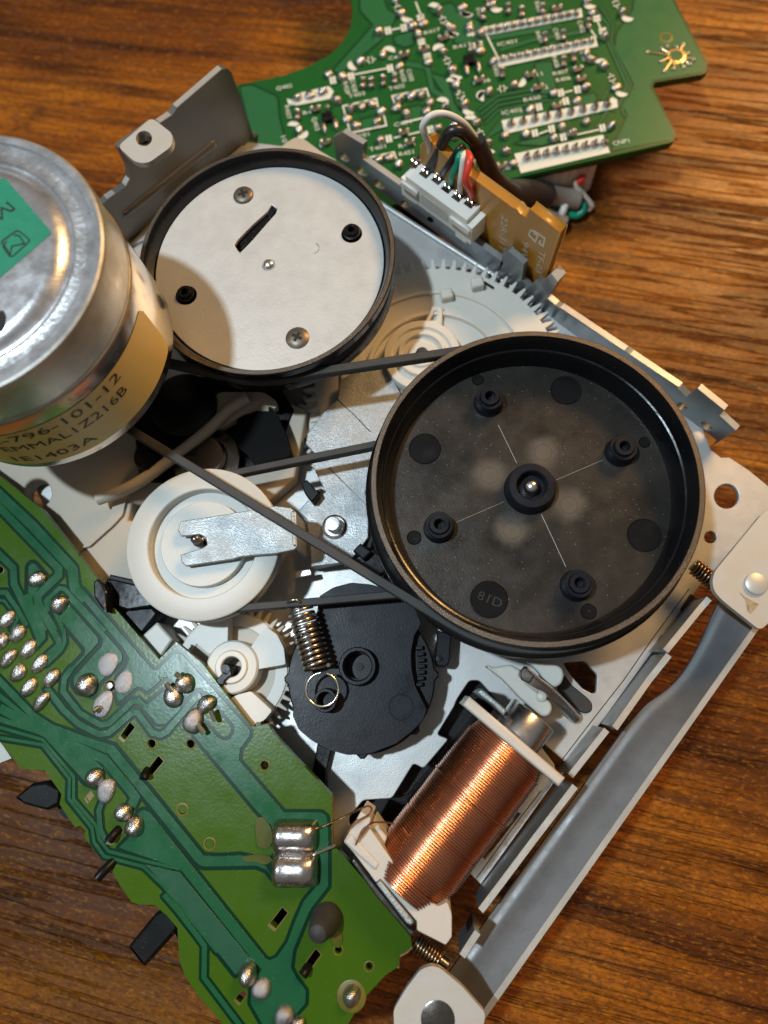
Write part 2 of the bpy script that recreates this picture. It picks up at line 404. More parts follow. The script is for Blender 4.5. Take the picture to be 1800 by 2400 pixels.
# ================================================================== the table
bm = bmesh.new()
for x, y in ((-60, -60), (60, -60), (60, 60), (-60, 60)): bm.verts.new((x, y, 0))
bm.faces.new(bm.verts)
tab = link('table_top', bm_mesh(bm), wood_mat()); setp(tab, kind='structure')
def B0(x, y, z=2.0): v = P(x, y, z); v.z = 0; return v
ZP = 2.0                                # chassis sheet
# ================================================================== chassis
ch = thing('chassis', B0(1200, 1500), 'zinc-plated sheet-steel chassis holding the flywheels, with folded side walls', 'chassis')
base_outl = [(250, 560), (300, 520), (560, 330), (690, 345), (760, 393), (1081, 598), (1183, 663), (1500, 866), (1640, 985)] + cH([(490, 600), (560, 655), (620, 655), (750, 740), (885, 850)]) + \
    [(1840, 1180), (1800, 1230), (1652, 1357), (1422, 1677), (1331, 1793), (1127, 2074), (1097, 2044), (1040, 2110), (960, 2200), (860, 2130), (640, 1900), (560, 1800), (480, 1580), (300, 1480), (160, 1300), (60, 1100)]
hole_dark = cD([(830, 225), (885, 225), (990, 345), (930, 440), (430, 1060), (330, 1130), (160, 1030), (160, 985), (240, 890), (400, 880), (520, 685), (575, 715), (715, 550), (650, 525), (745, 370), (760, 330)])
hole_wood = c1([(700, 305), (910, 288), (1035, 420), (1025, 590), (990, 605), (900, 560), (780, 430)])
holes = [ell(1703, 1163, 29, 29), ell(1665, 1259.5, 14, 14), rnd(hole_dark, 8), rnd(hole_wood, 6),
         cD([(890, 1200), (1090, 955), (1112, 965), (915, 1222)]), c1([(445, 1060), (470, 1050), (760, 1310), (640, 1440), (620, 1290)])]
hplate('base_plate', base_outl, ZP, .09, M['sheet'], ch, holes, .012)
# scored line along the lower-right edge of the sheet
hplate('fold_line', stroke(c2([(1190, 0), (720, 640), (330, 1200), (0, 1620)]) + [(1318, 1780)], 2.2), ZP + .003, .003, M['hole'], ch, bev=0)
hplate('fold_line', stroke(cE([(1390, 10), (1230, 215), (885, 690)]), 2.0), ZP + .003, .003, M['hole'], ch, bev=0)
# upper-right wall, digitised on its own plane
WT = .10
wallA = VP((853, 377), (1315, 715), 2.47)
def wall(name, pl, outl, holes=(), t=WT, m='sheetw', parent=None, px=True, edge=True, bev=.012):
    if px: outl = [pl.uv(*q) for q in outl]; holes = [[pl.uv(*q) for q in h] for h in holes]
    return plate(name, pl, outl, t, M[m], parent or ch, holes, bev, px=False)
z0 = ZP - 2.47 - .0
def onz(pl, q, z): u, v = pl.uv(*q); return (u, z - pl.o.z)
ua = lambda q: wallA.uv(*q)
topA = [ua(cK((70, 290))), ua(cK((125, 262))), ua(cK((240, 330))), ua(cK((235, 410))), ua(cK((440, 555))), ua((1000, 484)), ua((1180, 616))]
topB = [ua(cZ((1060, 450))), ua(cZ((1090, 300))), ua(cZ((1130, 293))), ua(cZ((1255, 395))), ua(cZ((1235, 520))), ua(cZ((1290, 575))), ua(cZ((1360, 510))), ua(cZ((1440, 640))), ua(cZ((1430, 665))), ua(cZ((1659, 830))), ua((1470, 826)), ua((1590, 912))]
tabR = [ua(cH((320, 235))), ua(cH((395, 180))), ua(cH((580, 330))), ua(cH((525, 390))), ua(cH((545, 365))), ua(cH((660, 470)))]
endu = ua(cH((490, 600)))[0]
o1 = topA + topB + tabR
zb = ZP - wallA.o.z
o1 = [(o1[0][0], zb)] + o1 + [(ua(cH((655, 480)))[0] - .06, ua(cH((500, 590)))[1]), (endu - .05, zb)]
hA = [ell(*cK((135, 400)), 14, 8, 40), ell(*cK((232, 478)), 15, 9, 40), ell(*cK((330, 550)), 15, 9, 40), ell(*cK((472, 660)), 10, 8, 40), ell(*cH((290, 305)), 13, 9, 30), ell(*cH((460, 440)), 16, 8, 35), ell(*cZ((525, 50)), 9, 6, 40)]
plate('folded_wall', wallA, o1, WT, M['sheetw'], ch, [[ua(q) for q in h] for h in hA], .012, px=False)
# light painted on top edges: one strip for each straight run
def edge_strip(pl, a, b, wd=.045, name='lit_edge', lift=.004, t=WT):
    A = pl.pt(*a); B = pl.pt(*b); d = (B - A)
    up = Vector((0, 0, 1)); q = A + up * lift - pl.n * (t * .5)
    me = sweep_mesh([q, q + d], [(-t * .47, -.006), (t * .47, -.006), (t * .47, .006), (-t * .47, .006)], up=up)
    return link(name, me, M['edge'], ch)
for a, b in ((cK((125, 262)), cK((240, 330))), (cK((235, 410)), cK((440, 555))), (cZ((1430, 660)), cZ((1500, 715))), (cZ((1535, 735)), (1590, 908)), (cH((395, 180)), cH((580, 330))), (cH((548, 367)), cH((660, 470)))):
    edge_strip(wallA, a, b)
# round fold at the foot of that wall
q0 = wallA.pt(*cZ((640, 270))); 
fl = [P(*p, ZP + .005) for p in ((800, 418), (930, 502), (1081, 598), (1183, 663), (1500, 866), (1600, 940))]
tube('fold', fl, .05, M['sheet'], ch, 10, 3)
# lower-right wall: four lengths with steps between them
def lowwall(tops, z1, nm='folded_wall', drop=ZP - .02, t=.085, e=True):
    pl = VP(tops[0], tops[-1], z1)
    ou = [(pl.uv(*q)[0], pl.uv(*q)[1]) for q in tops]
    z_ = drop - z1
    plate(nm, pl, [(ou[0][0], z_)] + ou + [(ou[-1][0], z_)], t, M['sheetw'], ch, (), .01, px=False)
    for a, b in zip(tops[:-1], tops[1:]): edge_strip(pl, a, b, t=t)
    return pl
def rev(p): return p[::-1]
ZW = 2.62
lowwall(rev([cH((575, 1410)) if False else (1668, 1408), (1651, 1427), (1566, 1531)]), ZW)
lowwall(rev([(1574, 1540), (1527, 1599), (1447, 1712)]), ZW)
lowwall(rev([(1428, 1716), (1343, 1824)]), ZW)
lowwall(rev([(1354, 1848), (1262, 1968), (1133, 2140)]), ZW)
lowwall(rev([(1126, 2190), (1090, 2246)]), ZW)
# slots and bosses along that wall
for q in (c2((1170, 190)), c2((790, 720))): hplate('slot', rnd(stroke([(q[0] + 13, q[1] - 19), (q[0] - 13, q[1] + 19)], 15), 4), ZP + .004, .004, M['hole'], ch, bev=0)
for q in (c2((1285, 200)), c2((930, 670))): hplate('slot', ell(q[0], q[1], 16, 3.4, -52), ZP + .010, .004, M['hole'], ch, bev=0)
# dark housing seen through the cut-outs
hs = thing('housing', B0(1000, 1800), 'black plastic housing glimpsed through the cut-outs beside the copper coil', 'housing')
hplate('lid', cD([(900, 150), (1050, 330), (480, 1080), (330, 1180), (100, 1060), (120, 930), (480, 620), (760, 250)]), 1.55, .5, M['black'], hs, bev=.02)
hplate('wall', cD([(860, 400), (880, 420), (480, 900), (460, 880)]), 1.62, .06, M['blackgloss'], hs, bev=.01)
link('foot', lathe_mesh([(0, 0), (.5, 0), (.5, 1.1), (0, 1.1)], 24, tuple(P(1010, 1800, ZP) - Vector((0, 0, ZP)))), M['black'], hs)
# feet of the chassis on the table (folded sheet, hidden below)
for q in ((1180, 1900), (1560, 1420), (1450, 950), (480, 650)):
    link('foot', lathe_mesh([(0, 0), (.22, 0), (.22, ZP - .09), (0, ZP - .09)], 20, tuple(P(*q, ZP) - Vector((0, 0, ZP)))), M['sheet'], ch)
# left-hand upright with the threaded lug
wallB = VP((320, 559), (575, 339), ZP)
ob = [wallB.uv(*cQ(q)) for q in ((465, 862), (500, 838), (545, 805), (562, 775), (555, 720), (512, 640), (660, 535), (692, 533), (742, 500), (765, 468), (960, 300), (980, 296), (1000, 312), (1060, 480), (1112, 640))]
ob = [(ob[0][0] - .5, ob[0][1]), ] + ob
bb = [(ob[-1][0] + .1, -.02), (ob[0][0], -.02)]
plate('folded_wall', wallB, ob + bb, .11, M['bracket'], ch, (), .014, px=False)
pB = wallB
A_, B_ = pB.pt(*cQ((545, 925))), pB.pt(*cQ((925, 625)))
tube('pressed_bead', [A_ - pB.n * .06, A_.lerp(B_, .1) - pB.n * .045, A_.lerp(B_, .9) - pB.n * .045, B_ - pB.n * .06], .10, M['bracket'], ch, 12, 4)
for a, b in (((765, 468), (960, 300)), ((692, 533), (742, 500)), ((465, 862), (500, 838)), ((545, 805), (562, 775))):
    A = pB.pt(*cQ(a)); d = pB.pt(*cQ(b)) - A
    me = sweep_mesh([A + Vector((0, 0, .006)) - pB.n * .055, A + d + Vector((0, 0, .006)) - pB.n * .055], [(-.05, -.006), (.05, -.006), (.05, .006), (-.05, .006)], up=(0, 0, 1))
    link('lit_edge', me, M['edge'], ch)
zl = pB.pt(*cQ((600, 560))).z
lug = hplate('threaded_lug', rnd(cQ([(508, 632), (655, 507), (748, 580), (742, 632), (640, 705), (585, 702)]), 14), zl + .02, .10, M['plated'], ch, [ell(*cQ((622, 598)), 19, 18)], .02)
hc = P(*cQ((622, 598)), zl - .02)
lathe('thread', [(.135, 0.02), (.115, .0)] + [(.115 + (.02 if i % 2 else 0), -.02 * i) for i in range(1, 9)] + [(.0, -.18)], M['dsteel'], lug, 28, tuple(hc))
hplate('foot_flange', cQ([(560, 1060), (640, 970), (1045, 628), (1060, 640), (1080, 660), (700, 1010)]), ZP + .06, .06, M['zinc'], ch, bev=.02)
# ================================================================== white-topped flywheel
WC = Vector((-2.197, 5.836, 0)); ZW1 = 3.79; ZW2 = 3.59
fw = thing('flywheel', (WC.x, WC.y, 2.1), 'black flywheel with a satin white disc on top, beside the motor', 'flywheel')
lathe('rim', [(1.50, 3.42), (1.645, 3.42), (1.66, 3.60), (1.735, ZW1 - .01), (1.745, ZW1), (1.795, ZW1), (1.81, ZW1 - .015), (1.81, 3.66), (1.79, 3.64), (1.74, 3.60), (1.70, 3.56), (1.70, 3.44), (1.76, 3.40), (1.78, 3.34), (1.78, 3.2), (1.70, 3.15), (1.3, 3.12), (1.3, 2.7), (.4, 2.7), (.4, 2.1)], M['blackgloss'], fw, 128, tuple(WC))
lathe('machined_edge', [(1.748, ZW1 - .004), (1.750, ZW1 + .004), (1.800, ZW1 + .004), (1.803, ZW1 - .008)], M['rim'], fw, 128, tuple(WC))
pw = HP(ZW2)
def wuv(q): u = pw.uv(*q); return (u[0], u[1])
scr = [w5((1288, 630)), w8((360, 815))]; bos = [w6((1040, 1110)), w7((570, 280))]
slot = w5([(1640, 745), (1712, 800), (1690, 860), (1600, 960), (1400, 1190), (1245, 1350), (1215, 1320), (1170, 1250), (1215, 1190), (1400, 1000), (1590, 830)])
hl = [[wuv(q) for q in slot]] + [[(wuv(c)[0] + .148 * math.cos(t), wuv(c)[1] + .148 * math.sin(t)) for t in [k * math.pi / 14 for k in range(28)]] for c in bos]
cc = (WC.x, WC.y)
hl.append([(cc[0] + .09 * math.cos(k * math.pi / 10), cc[1] + .09 * math.sin(k * math.pi / 10)) for k in range(20)])
disc = plate('disc', pw, circ(cc[0], cc[1], 1.645, 128), .06, M['satin'], fw, hl, .008, px=False)
lathe('dish', [(0, 3.44), (1.64, 3.44)], M['black'], fw, 64, tuple(WC))
hplate('release_tab', w5([(1640, 755), (1705, 805), (1680, 850), (1610, 930), (1585, 850)]), 3.545, .03, M['cam'], fw, bev=.008)
hplate('release_tab', w5([(1590, 870), (1620, 940), (1420, 1150), (1260, 1310), (1240, 1230), (1400, 1030)]), 3.52, .03, M['black'], fw, bev=.008)
def screw(c, z, r=.15, ang=0):
    ctr = P(*c, z)
    s = lathe('screw', [(0, .044), (.06, .043), (.11, .036), (.140, .020), (r, .004), (r, -.02), (0, -.02)], M['screw'], fw, 40, tuple(ctr))
    for k in (0, 90):
        d = Vector((math.cos(R(ang + k)), math.sin(R(ang + k)), 0)); n2 = Vector((-d.y, d.x, 0)) * .02
        p = Plane(ctr + Vector((0, 0, .0480 - .001 * (k > 0))), d, n2)
        plate('cross_slot', p, [(-.074, -.021), (.074, -.021), (.074, .021), (-.074, .021)], .012, M['hole'], s, (), .002, px=False)
screw(scr[0], ZW2, .15, 20); screw(scr[1], ZW2, .165, -28)
def boss(c, z, parent, m, r=.145, h=.14, r2=.1, hr=.045, rec=.0):
    ctr = P(*c, z)
    return lathe('boss', [(r, -.12), (r, h * .45), (r - .012, h * .5), (r2, h * .52), (r2, h - .01), (r2 - .01, h), (hr + .008, h), (hr, h - .008), (hr, .0), (0, .0)], m, parent, 32, tuple(ctr))
for c in bos: boss(c, ZW2 - .03, fw, M['black'], .13, .10, .098, .045)
lathe('shaft_tip', [(.088, -.03), (.088, .0), (.075, .025), (.045, .045), (0, .052)], M['steel'], fw, 28, (WC.x, WC.y, ZW2))
mk = wuv(w6((560, 1295)))
me = sweep_mesh([Vector((mk[0] + .083 * math.cos(R(a)), mk[1] + .083 * math.sin(R(a)), ZW2 + .001)) for a in range(-95, 75, 10)], circ(0, 0, .004, 5))
link('scratch', me, M['dsteel'], fw)
# ================================================================== black flywheel
BC = Vector((1.333, 2.484, 0)); ZR = 3.83; ZF = 3.26
fb = thing('flywheel', (BC.x, BC.y, 2.1), 'large all-black flywheel with four bosses and a steel ball hub', 'flywheel')
lathe('rim', [(1.70, ZF - .06), (1.815, ZF - .06), (1.822, ZF + .02), (1.875, ZF + .30), (1.885, ZF + .32), (1.905, ZF + .33), (1.955, ZR - .02), (1.965, ZR), (2.03, ZR), (2.043, ZR - .015), (2.043, 3.64), (2.02, 3.62), (2.0, 3.60), (1.97, 3.58), (1.97, 3.43), (2.08, 3.40), (2.135, 3.37), (2.145, 3.35), (2.145, 3.25), (2.13, 3.23), (1.93, 3.22), (1.93, 3.16), (1.72, 3.14), (1.72, 2.84), (1.80, 2.80), (1.80, 2.72), (.5, 2.68), (.5, 2.1)], M['blackgloss'], fb, 144, tuple(BC))
lathe('machined_edge', [(1.966, ZR - .004), (1.970, ZR + .004), (2.028, ZR + .004), (2.036, ZR - .008)], M['rim'], fb, 144, tuple(BC))
lathe('web', [(0, ZF), (.9, ZF), (1.45, ZF - .006), (1.820, ZF)], M['blackfloor'], fb, 96, tuple(BC))
bpos = [b1((1200, 720)), b2((840, 1190)), b3((725, 300)), b4((420, 850))]
for c in bpos:
    ctr = P(*c, ZF + .10)
    lathe('boss', [(.205, -.10), (.19, -.06), (.180, .0), (.178, .09), (.170, .10), (.135, .10), (.130, .085), (.128, .14), (.122, .15), (.072, .15), (.066, .143), (.064, .0), (0, .0)], M['cam'], fb, 40, tuple(ctr))
hub = P(*crop(850, 750, .51236)((768, 770)), ZF + .08)
lathe('hub', [(.34, -.08), (.315, -.04), (.308, .10), (.29, .13), (.21, .135), (.195, .12), (.19, -.04), (0, -.04)], M['cam'], fb, 56, tuple(hub))
lathe('ball_pin', [(.10, -.04), (.10, .06), (.095, .09), (.075, .125), (.04, .148), (0, .155)], M['steel'], fb, 32, tuple(hub))
for c, r in ((b1((590, 1180)), .215), (b2((310, 625)), .205), (b4((1055, 380)), .215), (b3((1200, 990)), .235)):
    p = P(*c, ZF)
    d = lathe('ejector_mark', [(0, .003), (r - .012, .003), (r - .006, .009), (r, .009), (r + .004, .002)], M['blackgloss'], fb, 48, tuple(p))
M['haze'] = mat('scuffed_black_plastic', (.085, .076, .066), .42, bump=(30, .2), var=(6, .2, (.065, .058, .050)))
text('moulded_mark', '81D', HP(ZF), b3((1080, 985)), b3((1305, 1075)), .12, M['blackfloor'], fb, .012)
for c, r in ((b1((1092, 525)), .078), (b2((1055, 1120)), .07), (b3((487, 405)), .09), (b4((525, 1105)), .095)):
    lathe('ejector_mark', [(0, .004), (r - .008, .004), (r, .010), (r + .006, .002)], M['blackgloss'], fb, 32, tuple(P(*c, ZF)))
bc = crop(850, 750, .51236)
gp = [P(*bc(c), ZF) for c in ((825, 605), (580, 710), (943, 845), (683, 960))]
for p in gp: lathe('gate_mark', [(.106, .001), (.110, .004), (.116, .004), (.12, .001)], M['blackfloor'], fb, 40, tuple(p))
def clouded(m, pts, r0, r1, c2):      # milky spots left by the moulding gates
    nt = m.node_tree; N = nt.nodes; b_ = N['Principled BSDF']; prev = b_.inputs['Base Color'].links[0].from_socket
    tcn = N.new('ShaderNodeTexCoord'); ns = N.new('ShaderNodeTexNoise'); ns.inputs['Scale'].default_value = 7; nt.links.new(tcn.outputs['Object'], ns.inputs['Vector'])
    for p in pts:
        d = N.new('ShaderNodeVectorMath'); d.operation = 'DISTANCE'; nt.links.new(tcn.outputs['Object'], d.inputs[0]); d.inputs[1].default_value = p
        ad = N.new('ShaderNodeMath'); ad.operation = 'MULTIPLY_ADD'; nt.links.new(ns.outputs['Fac'], ad.inputs[0]); ad.inputs[1].default_value = .10; nt.links.new(d.outputs['Value'], ad.inputs[2])
        mr = N.new('ShaderNodeMapRange'); mr.interpolation_type = 'SMOOTHSTEP'; nt.links.new(ad.outputs[0], mr.inputs[0])
        mr.inputs['From Min'].default_value = r0 + .05; mr.inputs['From Max'].default_value = r1 + .05; mr.inputs['To Min'].default_value = 1; mr.inputs['To Max'].default_value = 0
        mx = N.new('ShaderNodeMix'); mx.data_type = 'RGBA'; nt.links.new(mr.outputs[0], mx.inputs['Factor']); nt.links.new(prev, mx.inputs['A']); mx.inputs['B'].default_value = (*c2, 1)
        prev = mx.outputs['Result']
    nt.links.new(prev, b_.inputs['Base Color'])
clouded(M['blackfloor'], gp, .08, .30, (.10, .085, .068))
M['scr'] = mat('fine_scratch', (.32, .29, .24), .4)
for a, b in (((620, 480), (705, 655)), ((1100, 640), (885, 732)), ((645, 832), (430, 925)), ((818, 890), (930, 1130))):
    A = P(*bc(a), ZF + .003); B = P(*bc(b), ZF + .003)
    link('weld_line', sweep_mesh([A, B], circ(0, 0, .0035, 5)), M['scr'], fb)
# ================================================================== motor
MC = Vector((-4.987, 4.397, 0)); ZM = 5.95; ZB = 3.95; RM = 1.653
mo = thing('motor', (MC.x, MC.y, 2.1), 'round steel motor with a green label on top and a gold label round its side', 'motor')
zc = 5.30
lathe('can', [(0, ZB - .02), (RM - .06, ZB - .02), (RM - .01, ZB), (RM, ZB + .03), (RM, zc - .03), (RM - .02, zc)], M['chrome'], mo, 160, tuple(MC), ang=50)
lathe('cap_band', [(RM - .012, zc - .005), (RM + .012, zc + .005), (RM + .012, zc + .02), (RM - .005, zc + .04), (RM - .005, ZM - .06), (RM - .02, ZM - .02), (RM - .05, ZM - .005)], M['galv'], mo, 160, tuple(MC))
lathe('cap_shoulder', [(RM - .05, ZM - .005), (RM - .12, ZM - .01), (RM - .14, ZM - .045), (RM - .22, ZM - .05)], M['cap'], mo, 160, tuple(MC), ang=50)
lathe('knurled_ring', [(RM - .22, ZM - .05), (RM - .30, ZM - .052), (RM - .335, ZM - .045)], M['capring'], mo, 160, tuple(MC), ang=50)
lathe('cap_dome', [(RM - .335, ZM - .045), (RM - .36, ZM - .075), (RM - .42, ZM - .07), (RM - .47, ZM - .02), (RM - .53, ZM + .02), (RM - .60, ZM + .03), (.3, ZM + .03), (0, ZM + .03)], M['cap'], mo, 160, tuple(MC), ang=60)
lathe('seam', [(RM + .006, zc + .028), (RM + .016, zc + .024), (RM + .016, zc + .016), (RM + .006, zc + .012)], M['springb'], mo, 160, tuple(MC))
lathe('pulley', [(0, ZB - .02), (.2, ZB - .02), (.2, 3.62), (.34, 3.6), (.30, 3.5), (.34, 3.4), (0, 3.4)], M['dsteel'], mo, 40, tuple(MC))
lathe('mount', [(.9, ZB - .02), (.9, 3.7), (.75, 3.7), (.75, 2.2), (.55, 2.2), (.55, 3.7)], M['black'], mo, 40, tuple(MC - Vector((.9, -.7, 0))))
def cyl(q, rr):
    d = ray(*q); o = Vector((0, 0, HC)) - MC
    a = d.x ** 2 + d.y ** 2; b = 2 * (o.x * d.x + o.y * d.y); c = o.x ** 2 + o.y ** 2 - rr * rr
    t = (-b - math.sqrt(max(0, b * b - 4 * a * c))) / (2 * a); p = o + d * t
    return math.atan2(p.y, p.x), p.z
def cylmesh(outl, rr, t=.006):
    """polygon in (angle, z) wrapped round the motor as a thin sheet"""
    us = [p[0] for p in outl]; u0, u1 = min(us), max(us)
    bm = bmesh.new()
    NA = max(2, int((u1 - u0) / .03)); zs = [p[1] for p in outl]; za, zb_ = min(zs), max(zs)
    return bm, u0, u1, za, zb_
eR, zt = cyl(cM((855, 1155)), RM); eR2, zlb = cyl(cM((1040, 1385)), RM)
a1 = (eR + eR2) / 2; a0 = a1 - 2.6
zt = min(zt, zc - .06); zlb = max(zlb, ZB + .15)
bm = bmesh.new(); NA = 80; rows = 8; g = []
for i in range(NA + 1):
    u = i / NA; a = a0 + (a1 - a0) * u
    de = (a1 - a) * RM; cut = 0
    if de < .12: cut = .12 - math.sqrt(max(0, .12 ** 2 - (.12 - de) ** 2))
    g.append([bm.verts.new((MC.x + (RM + .008) * math.cos(a), MC.y + (RM + .008) * math.sin(a), (zlb + cut) + (zt - cut - zlb - cut) * k / rows)) for k in range(rows + 1)])
for i in range(NA):
    for k in range(rows): bm.faces.new((g[i][k], g[i + 1][k], g[i + 1][k + 1], g[i][k + 1]))
gl = bm_mesh(bm); so = link('gold_label', smooth(gl, 60), M['goldlabel'], mo)
so['label'] = 'gold paper label with printed numbers'
def cyltext(s, endpx, h, wch):
    ae, z = cyl(endpx, RM + .009)
    L = wch * len(s)
    me = text('x', s, HP(0), (0, 0), (L, 0), h, M['inkbrown'], False, 0, px=False)
    n = len(me.vertices)
    for v in me.vertices:
        a = ae + (v.co.x - L) / RM; zz = z + v.co.y
        v.co = (MC.x + (RM + .0125) * math.cos(a), MC.y + (RM + .0125) * math.sin(a), zz)
    link('printed_line', me, M['inkbrown'], so)
cyltext('X-796-101-12', cM((748, 1585)), .155, .152)
cyltext('EMMAL1Z216B', cM((788, 1668)), .155, .152)
cyltext('1E1403A', cM((605, 1968)), .155, .152)
zg = ZM + .034
gC = P(*cM((322, 700)), zg); gd1 = (P(*cM((0, 325)), zg) - gC).normalized(); gd2 = (P(*cM((0, 975)), zg) - gC).normalized()
def fit(d, org):                          # keep the label on the flat of the cap
    L = 2.2
    while L > .2 and ((org + d * L) - Vector((MC.x, MC.y, zg))).length > 1.10: L -= .02
    return L
g1_ = gC + gd1 * fit(gd1, gC); g2_ = gC + gd2 * fit(gd2, gC); g3_ = g1_ + gd2 * fit(gd2, g1_); g4_ = g2_ + gd1 * fit(gd1, g2_)
grn = plate('green_label', HP(zg), rnd([tuple(p[:2]) for p in (gC, g1_, g3_, g4_, g2_)], .05), .004, M['greenlabel'], mo, (), 0, px=False)
hg = HP(zg + .002)
def inkline(pts, wd): hplate('printed_mark', stroke(pts, wd), zg + .003, .002, M['ink'], grn, bev=0)
inkline(cM([(-20, 600), (12, 612), (8, 545), (70, 565), (88, 552), (45, 512), (38, 520)]), 4.2)
bx = rnd(cM([(2, 758), (108, 680), (188, 745), (66, 855)]), 9)
inkline(bx + [bx[0], bx[1]], 3.2)
inkline(cM([(85, 712), (118, 716), (150, 765), (72, 782), (62, 832), (22, 770), (40, 752)]), 3.4)
hplate('drain_hole', ell(*cM((2, 1245)), 13, 26, 10), ZM + .033, .003, M['hole'], mo, bev=0)
# ================================================================== belts
def tang(c0, r0, s0, c1_, r1, s1):
    """tangent from circle 0 to circle 1; s=+1 counter-clockwise travel, -1 clockwise"""
    d = c1_ - c0; L = d.length; a = math.atan2(d.y, d.x)
    k = (s0 * r0 - s1 * r1) / L
    b = math.asin(max(-1, min(1, k)))
    nrm = a + b - math.pi / 2          # travel direction angle is a+b
    n0 = Vector((math.cos(nrm), math.sin(nrm)))
    return c0 + n0 * r0 * s0, c1_ + n0 * r1 * s1
def beltpath(cs, z, step=.06):
    """cs: list of (centre, radius, sign)"""
    N = len(cs); T = [tang(*cs[i], *cs[(i + 1) % N]) for i in range(N)]
    out = []
    for i in range(N):
        a = T[i - 1][1]; b = T[i][0]; c, r, s = cs[i]
        t0 = math.atan2(a.y - c.y, a.x - c.x); t1 = math.atan2(b.y - c.y, b.x - c.x)
        if s > 0:
            while t1 < t0: t1 += 2 * math.pi
        else:
            while t1 > t0: t1 -= 2 * math.pi
        n = max(2, int(abs(t1 - t0) * r / step))
        out += [Vector((c.x + r * math.cos(t0 + (t1 - t0) * k / n), c.y + r * math.sin(t0 + (t1 - t0) * k / n), z)) for k in range(n + 1)]
        e = T[i][1]; L = (e - b).length; n = max(2, int(L / .25))
        out += [Vector((*(b + (e - b) * k / n), z)) for k in range(1, n)]
    return out
def rsect(a, b, c=.012): return [(-a + c, -b), (a - c, -b), (a, -b + c), (a, b - c), (a - c, b), (-a + c, b), (-a, b - c), (-a, -b + c)]
V2 = lambda v: Vector((v[0], v[1]))
pth = beltpath([(V2(MC), .34, -1), (V2(WC), 1.745, 1), (V2(BC), 2.035, -1)], 3.50)
bl = link('drive_belt', smooth(sweep_mesh(pth, rsect(.058, .07), True, (0, 0, 1)), 30), M['rubber'])
setp(bl, 'square black rubber belt running from the motor round both flywheels', 'belt')
IC = Vector((-3.056, 1.909, 0)); ZI = 3.10
pth = beltpath([(V2(IC), .92, -1), (V2(BC) + Vector((-.1, .0)), 1.16, -1)], 2.97)
bl = link('drive_belt', smooth(sweep_mesh(pth, rsect(.05, .08), True, (0, 0, 1)), 30), M['rubber'])
setp(bl, 'flat black rubber belt between the white idler pulley and the large flywheel', 'belt')
# ================================================================== idler pulley and its arm
idl = thing('idler_pulley', (IC.x, IC.y, ZP), 'white translucent nylon idler pulley under a zinc arm', 'pulley')
lathe('wheel', [(.06, ZI - .04), (.585, ZI - .04), (.595, ZI - .05), (.60, ZI - .15), (.745, ZI - .15), (.755, ZI - .015), (.77, ZI), (1.03, ZI), (1.055, ZI - .012), (1.062, ZI - .03), (1.05, ZI - .06), (.96, ZI - .09), (.96, ZI - .18), (1.05, ZI - .22), (1.06, ZI - .25), (1.05, ZI - .28), (.3, ZI - .3), (.3, ZP + .02)], M['idler'], idl, 112, tuple(IC))
pp = P(*cJ((782, 690)), ZI - .04)
lathe('axle_pin', [(.075, 0), (.075, .18), (.062, .19), (.062, .30), (.05, .33), (.025, .345), (0, .348)], M['dsteel'], idl, 28, tuple(pp))
arm = thing('pivot_lever', P(780, 1240, ZP), 'sparkling zinc-plated pivot arm reaching over the white idler pulley', 'arm')
zA = 3.20; zz = 2.42
hplate('fork', cJ([(690, 592), (860, 566), (1100, 526), (1165, 535), (1188, 556), (1192, 700), (1180, 716), (1100, 733), (985, 742), (940, 748), (915, 757), (710, 787), (692, 770), (686, 738), (782, 708), (802, 694), (796, 664), (768, 650), (735, 655), (690, 657), (674, 630)]), zA, .06, M['zinc'], arm, bev=.012)
zpl = [(716, 1041), (720, 1016), (765.5, 956), (790.6, 936), (797, 890), (850, 860), (900, 850), (960, 960), (900, 1090), (868, 1130), (857, 1152), (864.6, 1195), (863.5, 1260), (826.6, 1308), (809, 1312.5), (792, 1321), (729, 1328), (727, 1293), (718, 1217), (698.6, 1197.5), (720, 1174), (748.5, 1158), (760, 1147.5), (735.5, 1098), (727, 1091), (745, 1078), (735.5, 1061)]
hplate('pivot_plate', zpl, zz, .07, M['zinc'], arm, bev=.014)
vb = VP(cJ((1196, 712)), cJ((1186, 552)), zA)
A = P(*cJ((1190, 700)), zA); B = P(*cJ((1182, 548)), zA)
pl = Plane(A, B - A, (0, 0, 1))
L = (B - A).length
plate('bend', pl, [(0, .0), (L, 0), (L + .02, zz - zA - .02), (-.02, zz - zA - .02)], .05, M['zinc'], arm, (), .012, px=False)
tube('rounded_bend', [A + Vector((-.03, .02, -.035)), B + Vector((-.03, -.02, -.035))], .045, M['zinc'], arm, 12, 1)
f0 = [P(*q, zz - .018) for q in (c3((1310, 115)), c3((1550, 350)))]
hplate('pressed_line', stroke(c3([(1310, 115), (1430, 225), (1560, 360)]), 2.2), zz + .002, .003, M['dsteel'], arm, bev=0)
hplate('pressed_line', stroke(c5([(600, 440), (800, 640), (1010, 850)]), 2.6), zz + .002, .003, M['dsteel'], arm, bev=0)
ps = P(*c5((665, 1085)), zz)
pv = lathe('pivot_screw', [(.185, 0), (.18, .03), (.155, .045), (.14, .03), (.135, .02), (.112, .02), (.108, .20), (.095, .225), (0, .23)], M['steel'], arm, 36, tuple(ps))
hplate('stop_tab', c5([(235, 1560), (400, 1540), (415, 1580), (410, 1600), (240, 1635)]), zz - .05, .05, M['edge'], arm, bev=.01)
plate('flange', VP((729, 1328), (812, 1312), zz - .03), [(0, 0), (.55, 0), (.55, -.3), (0, -.3)], .05, M['zinc'], arm, (), .01, px=False)
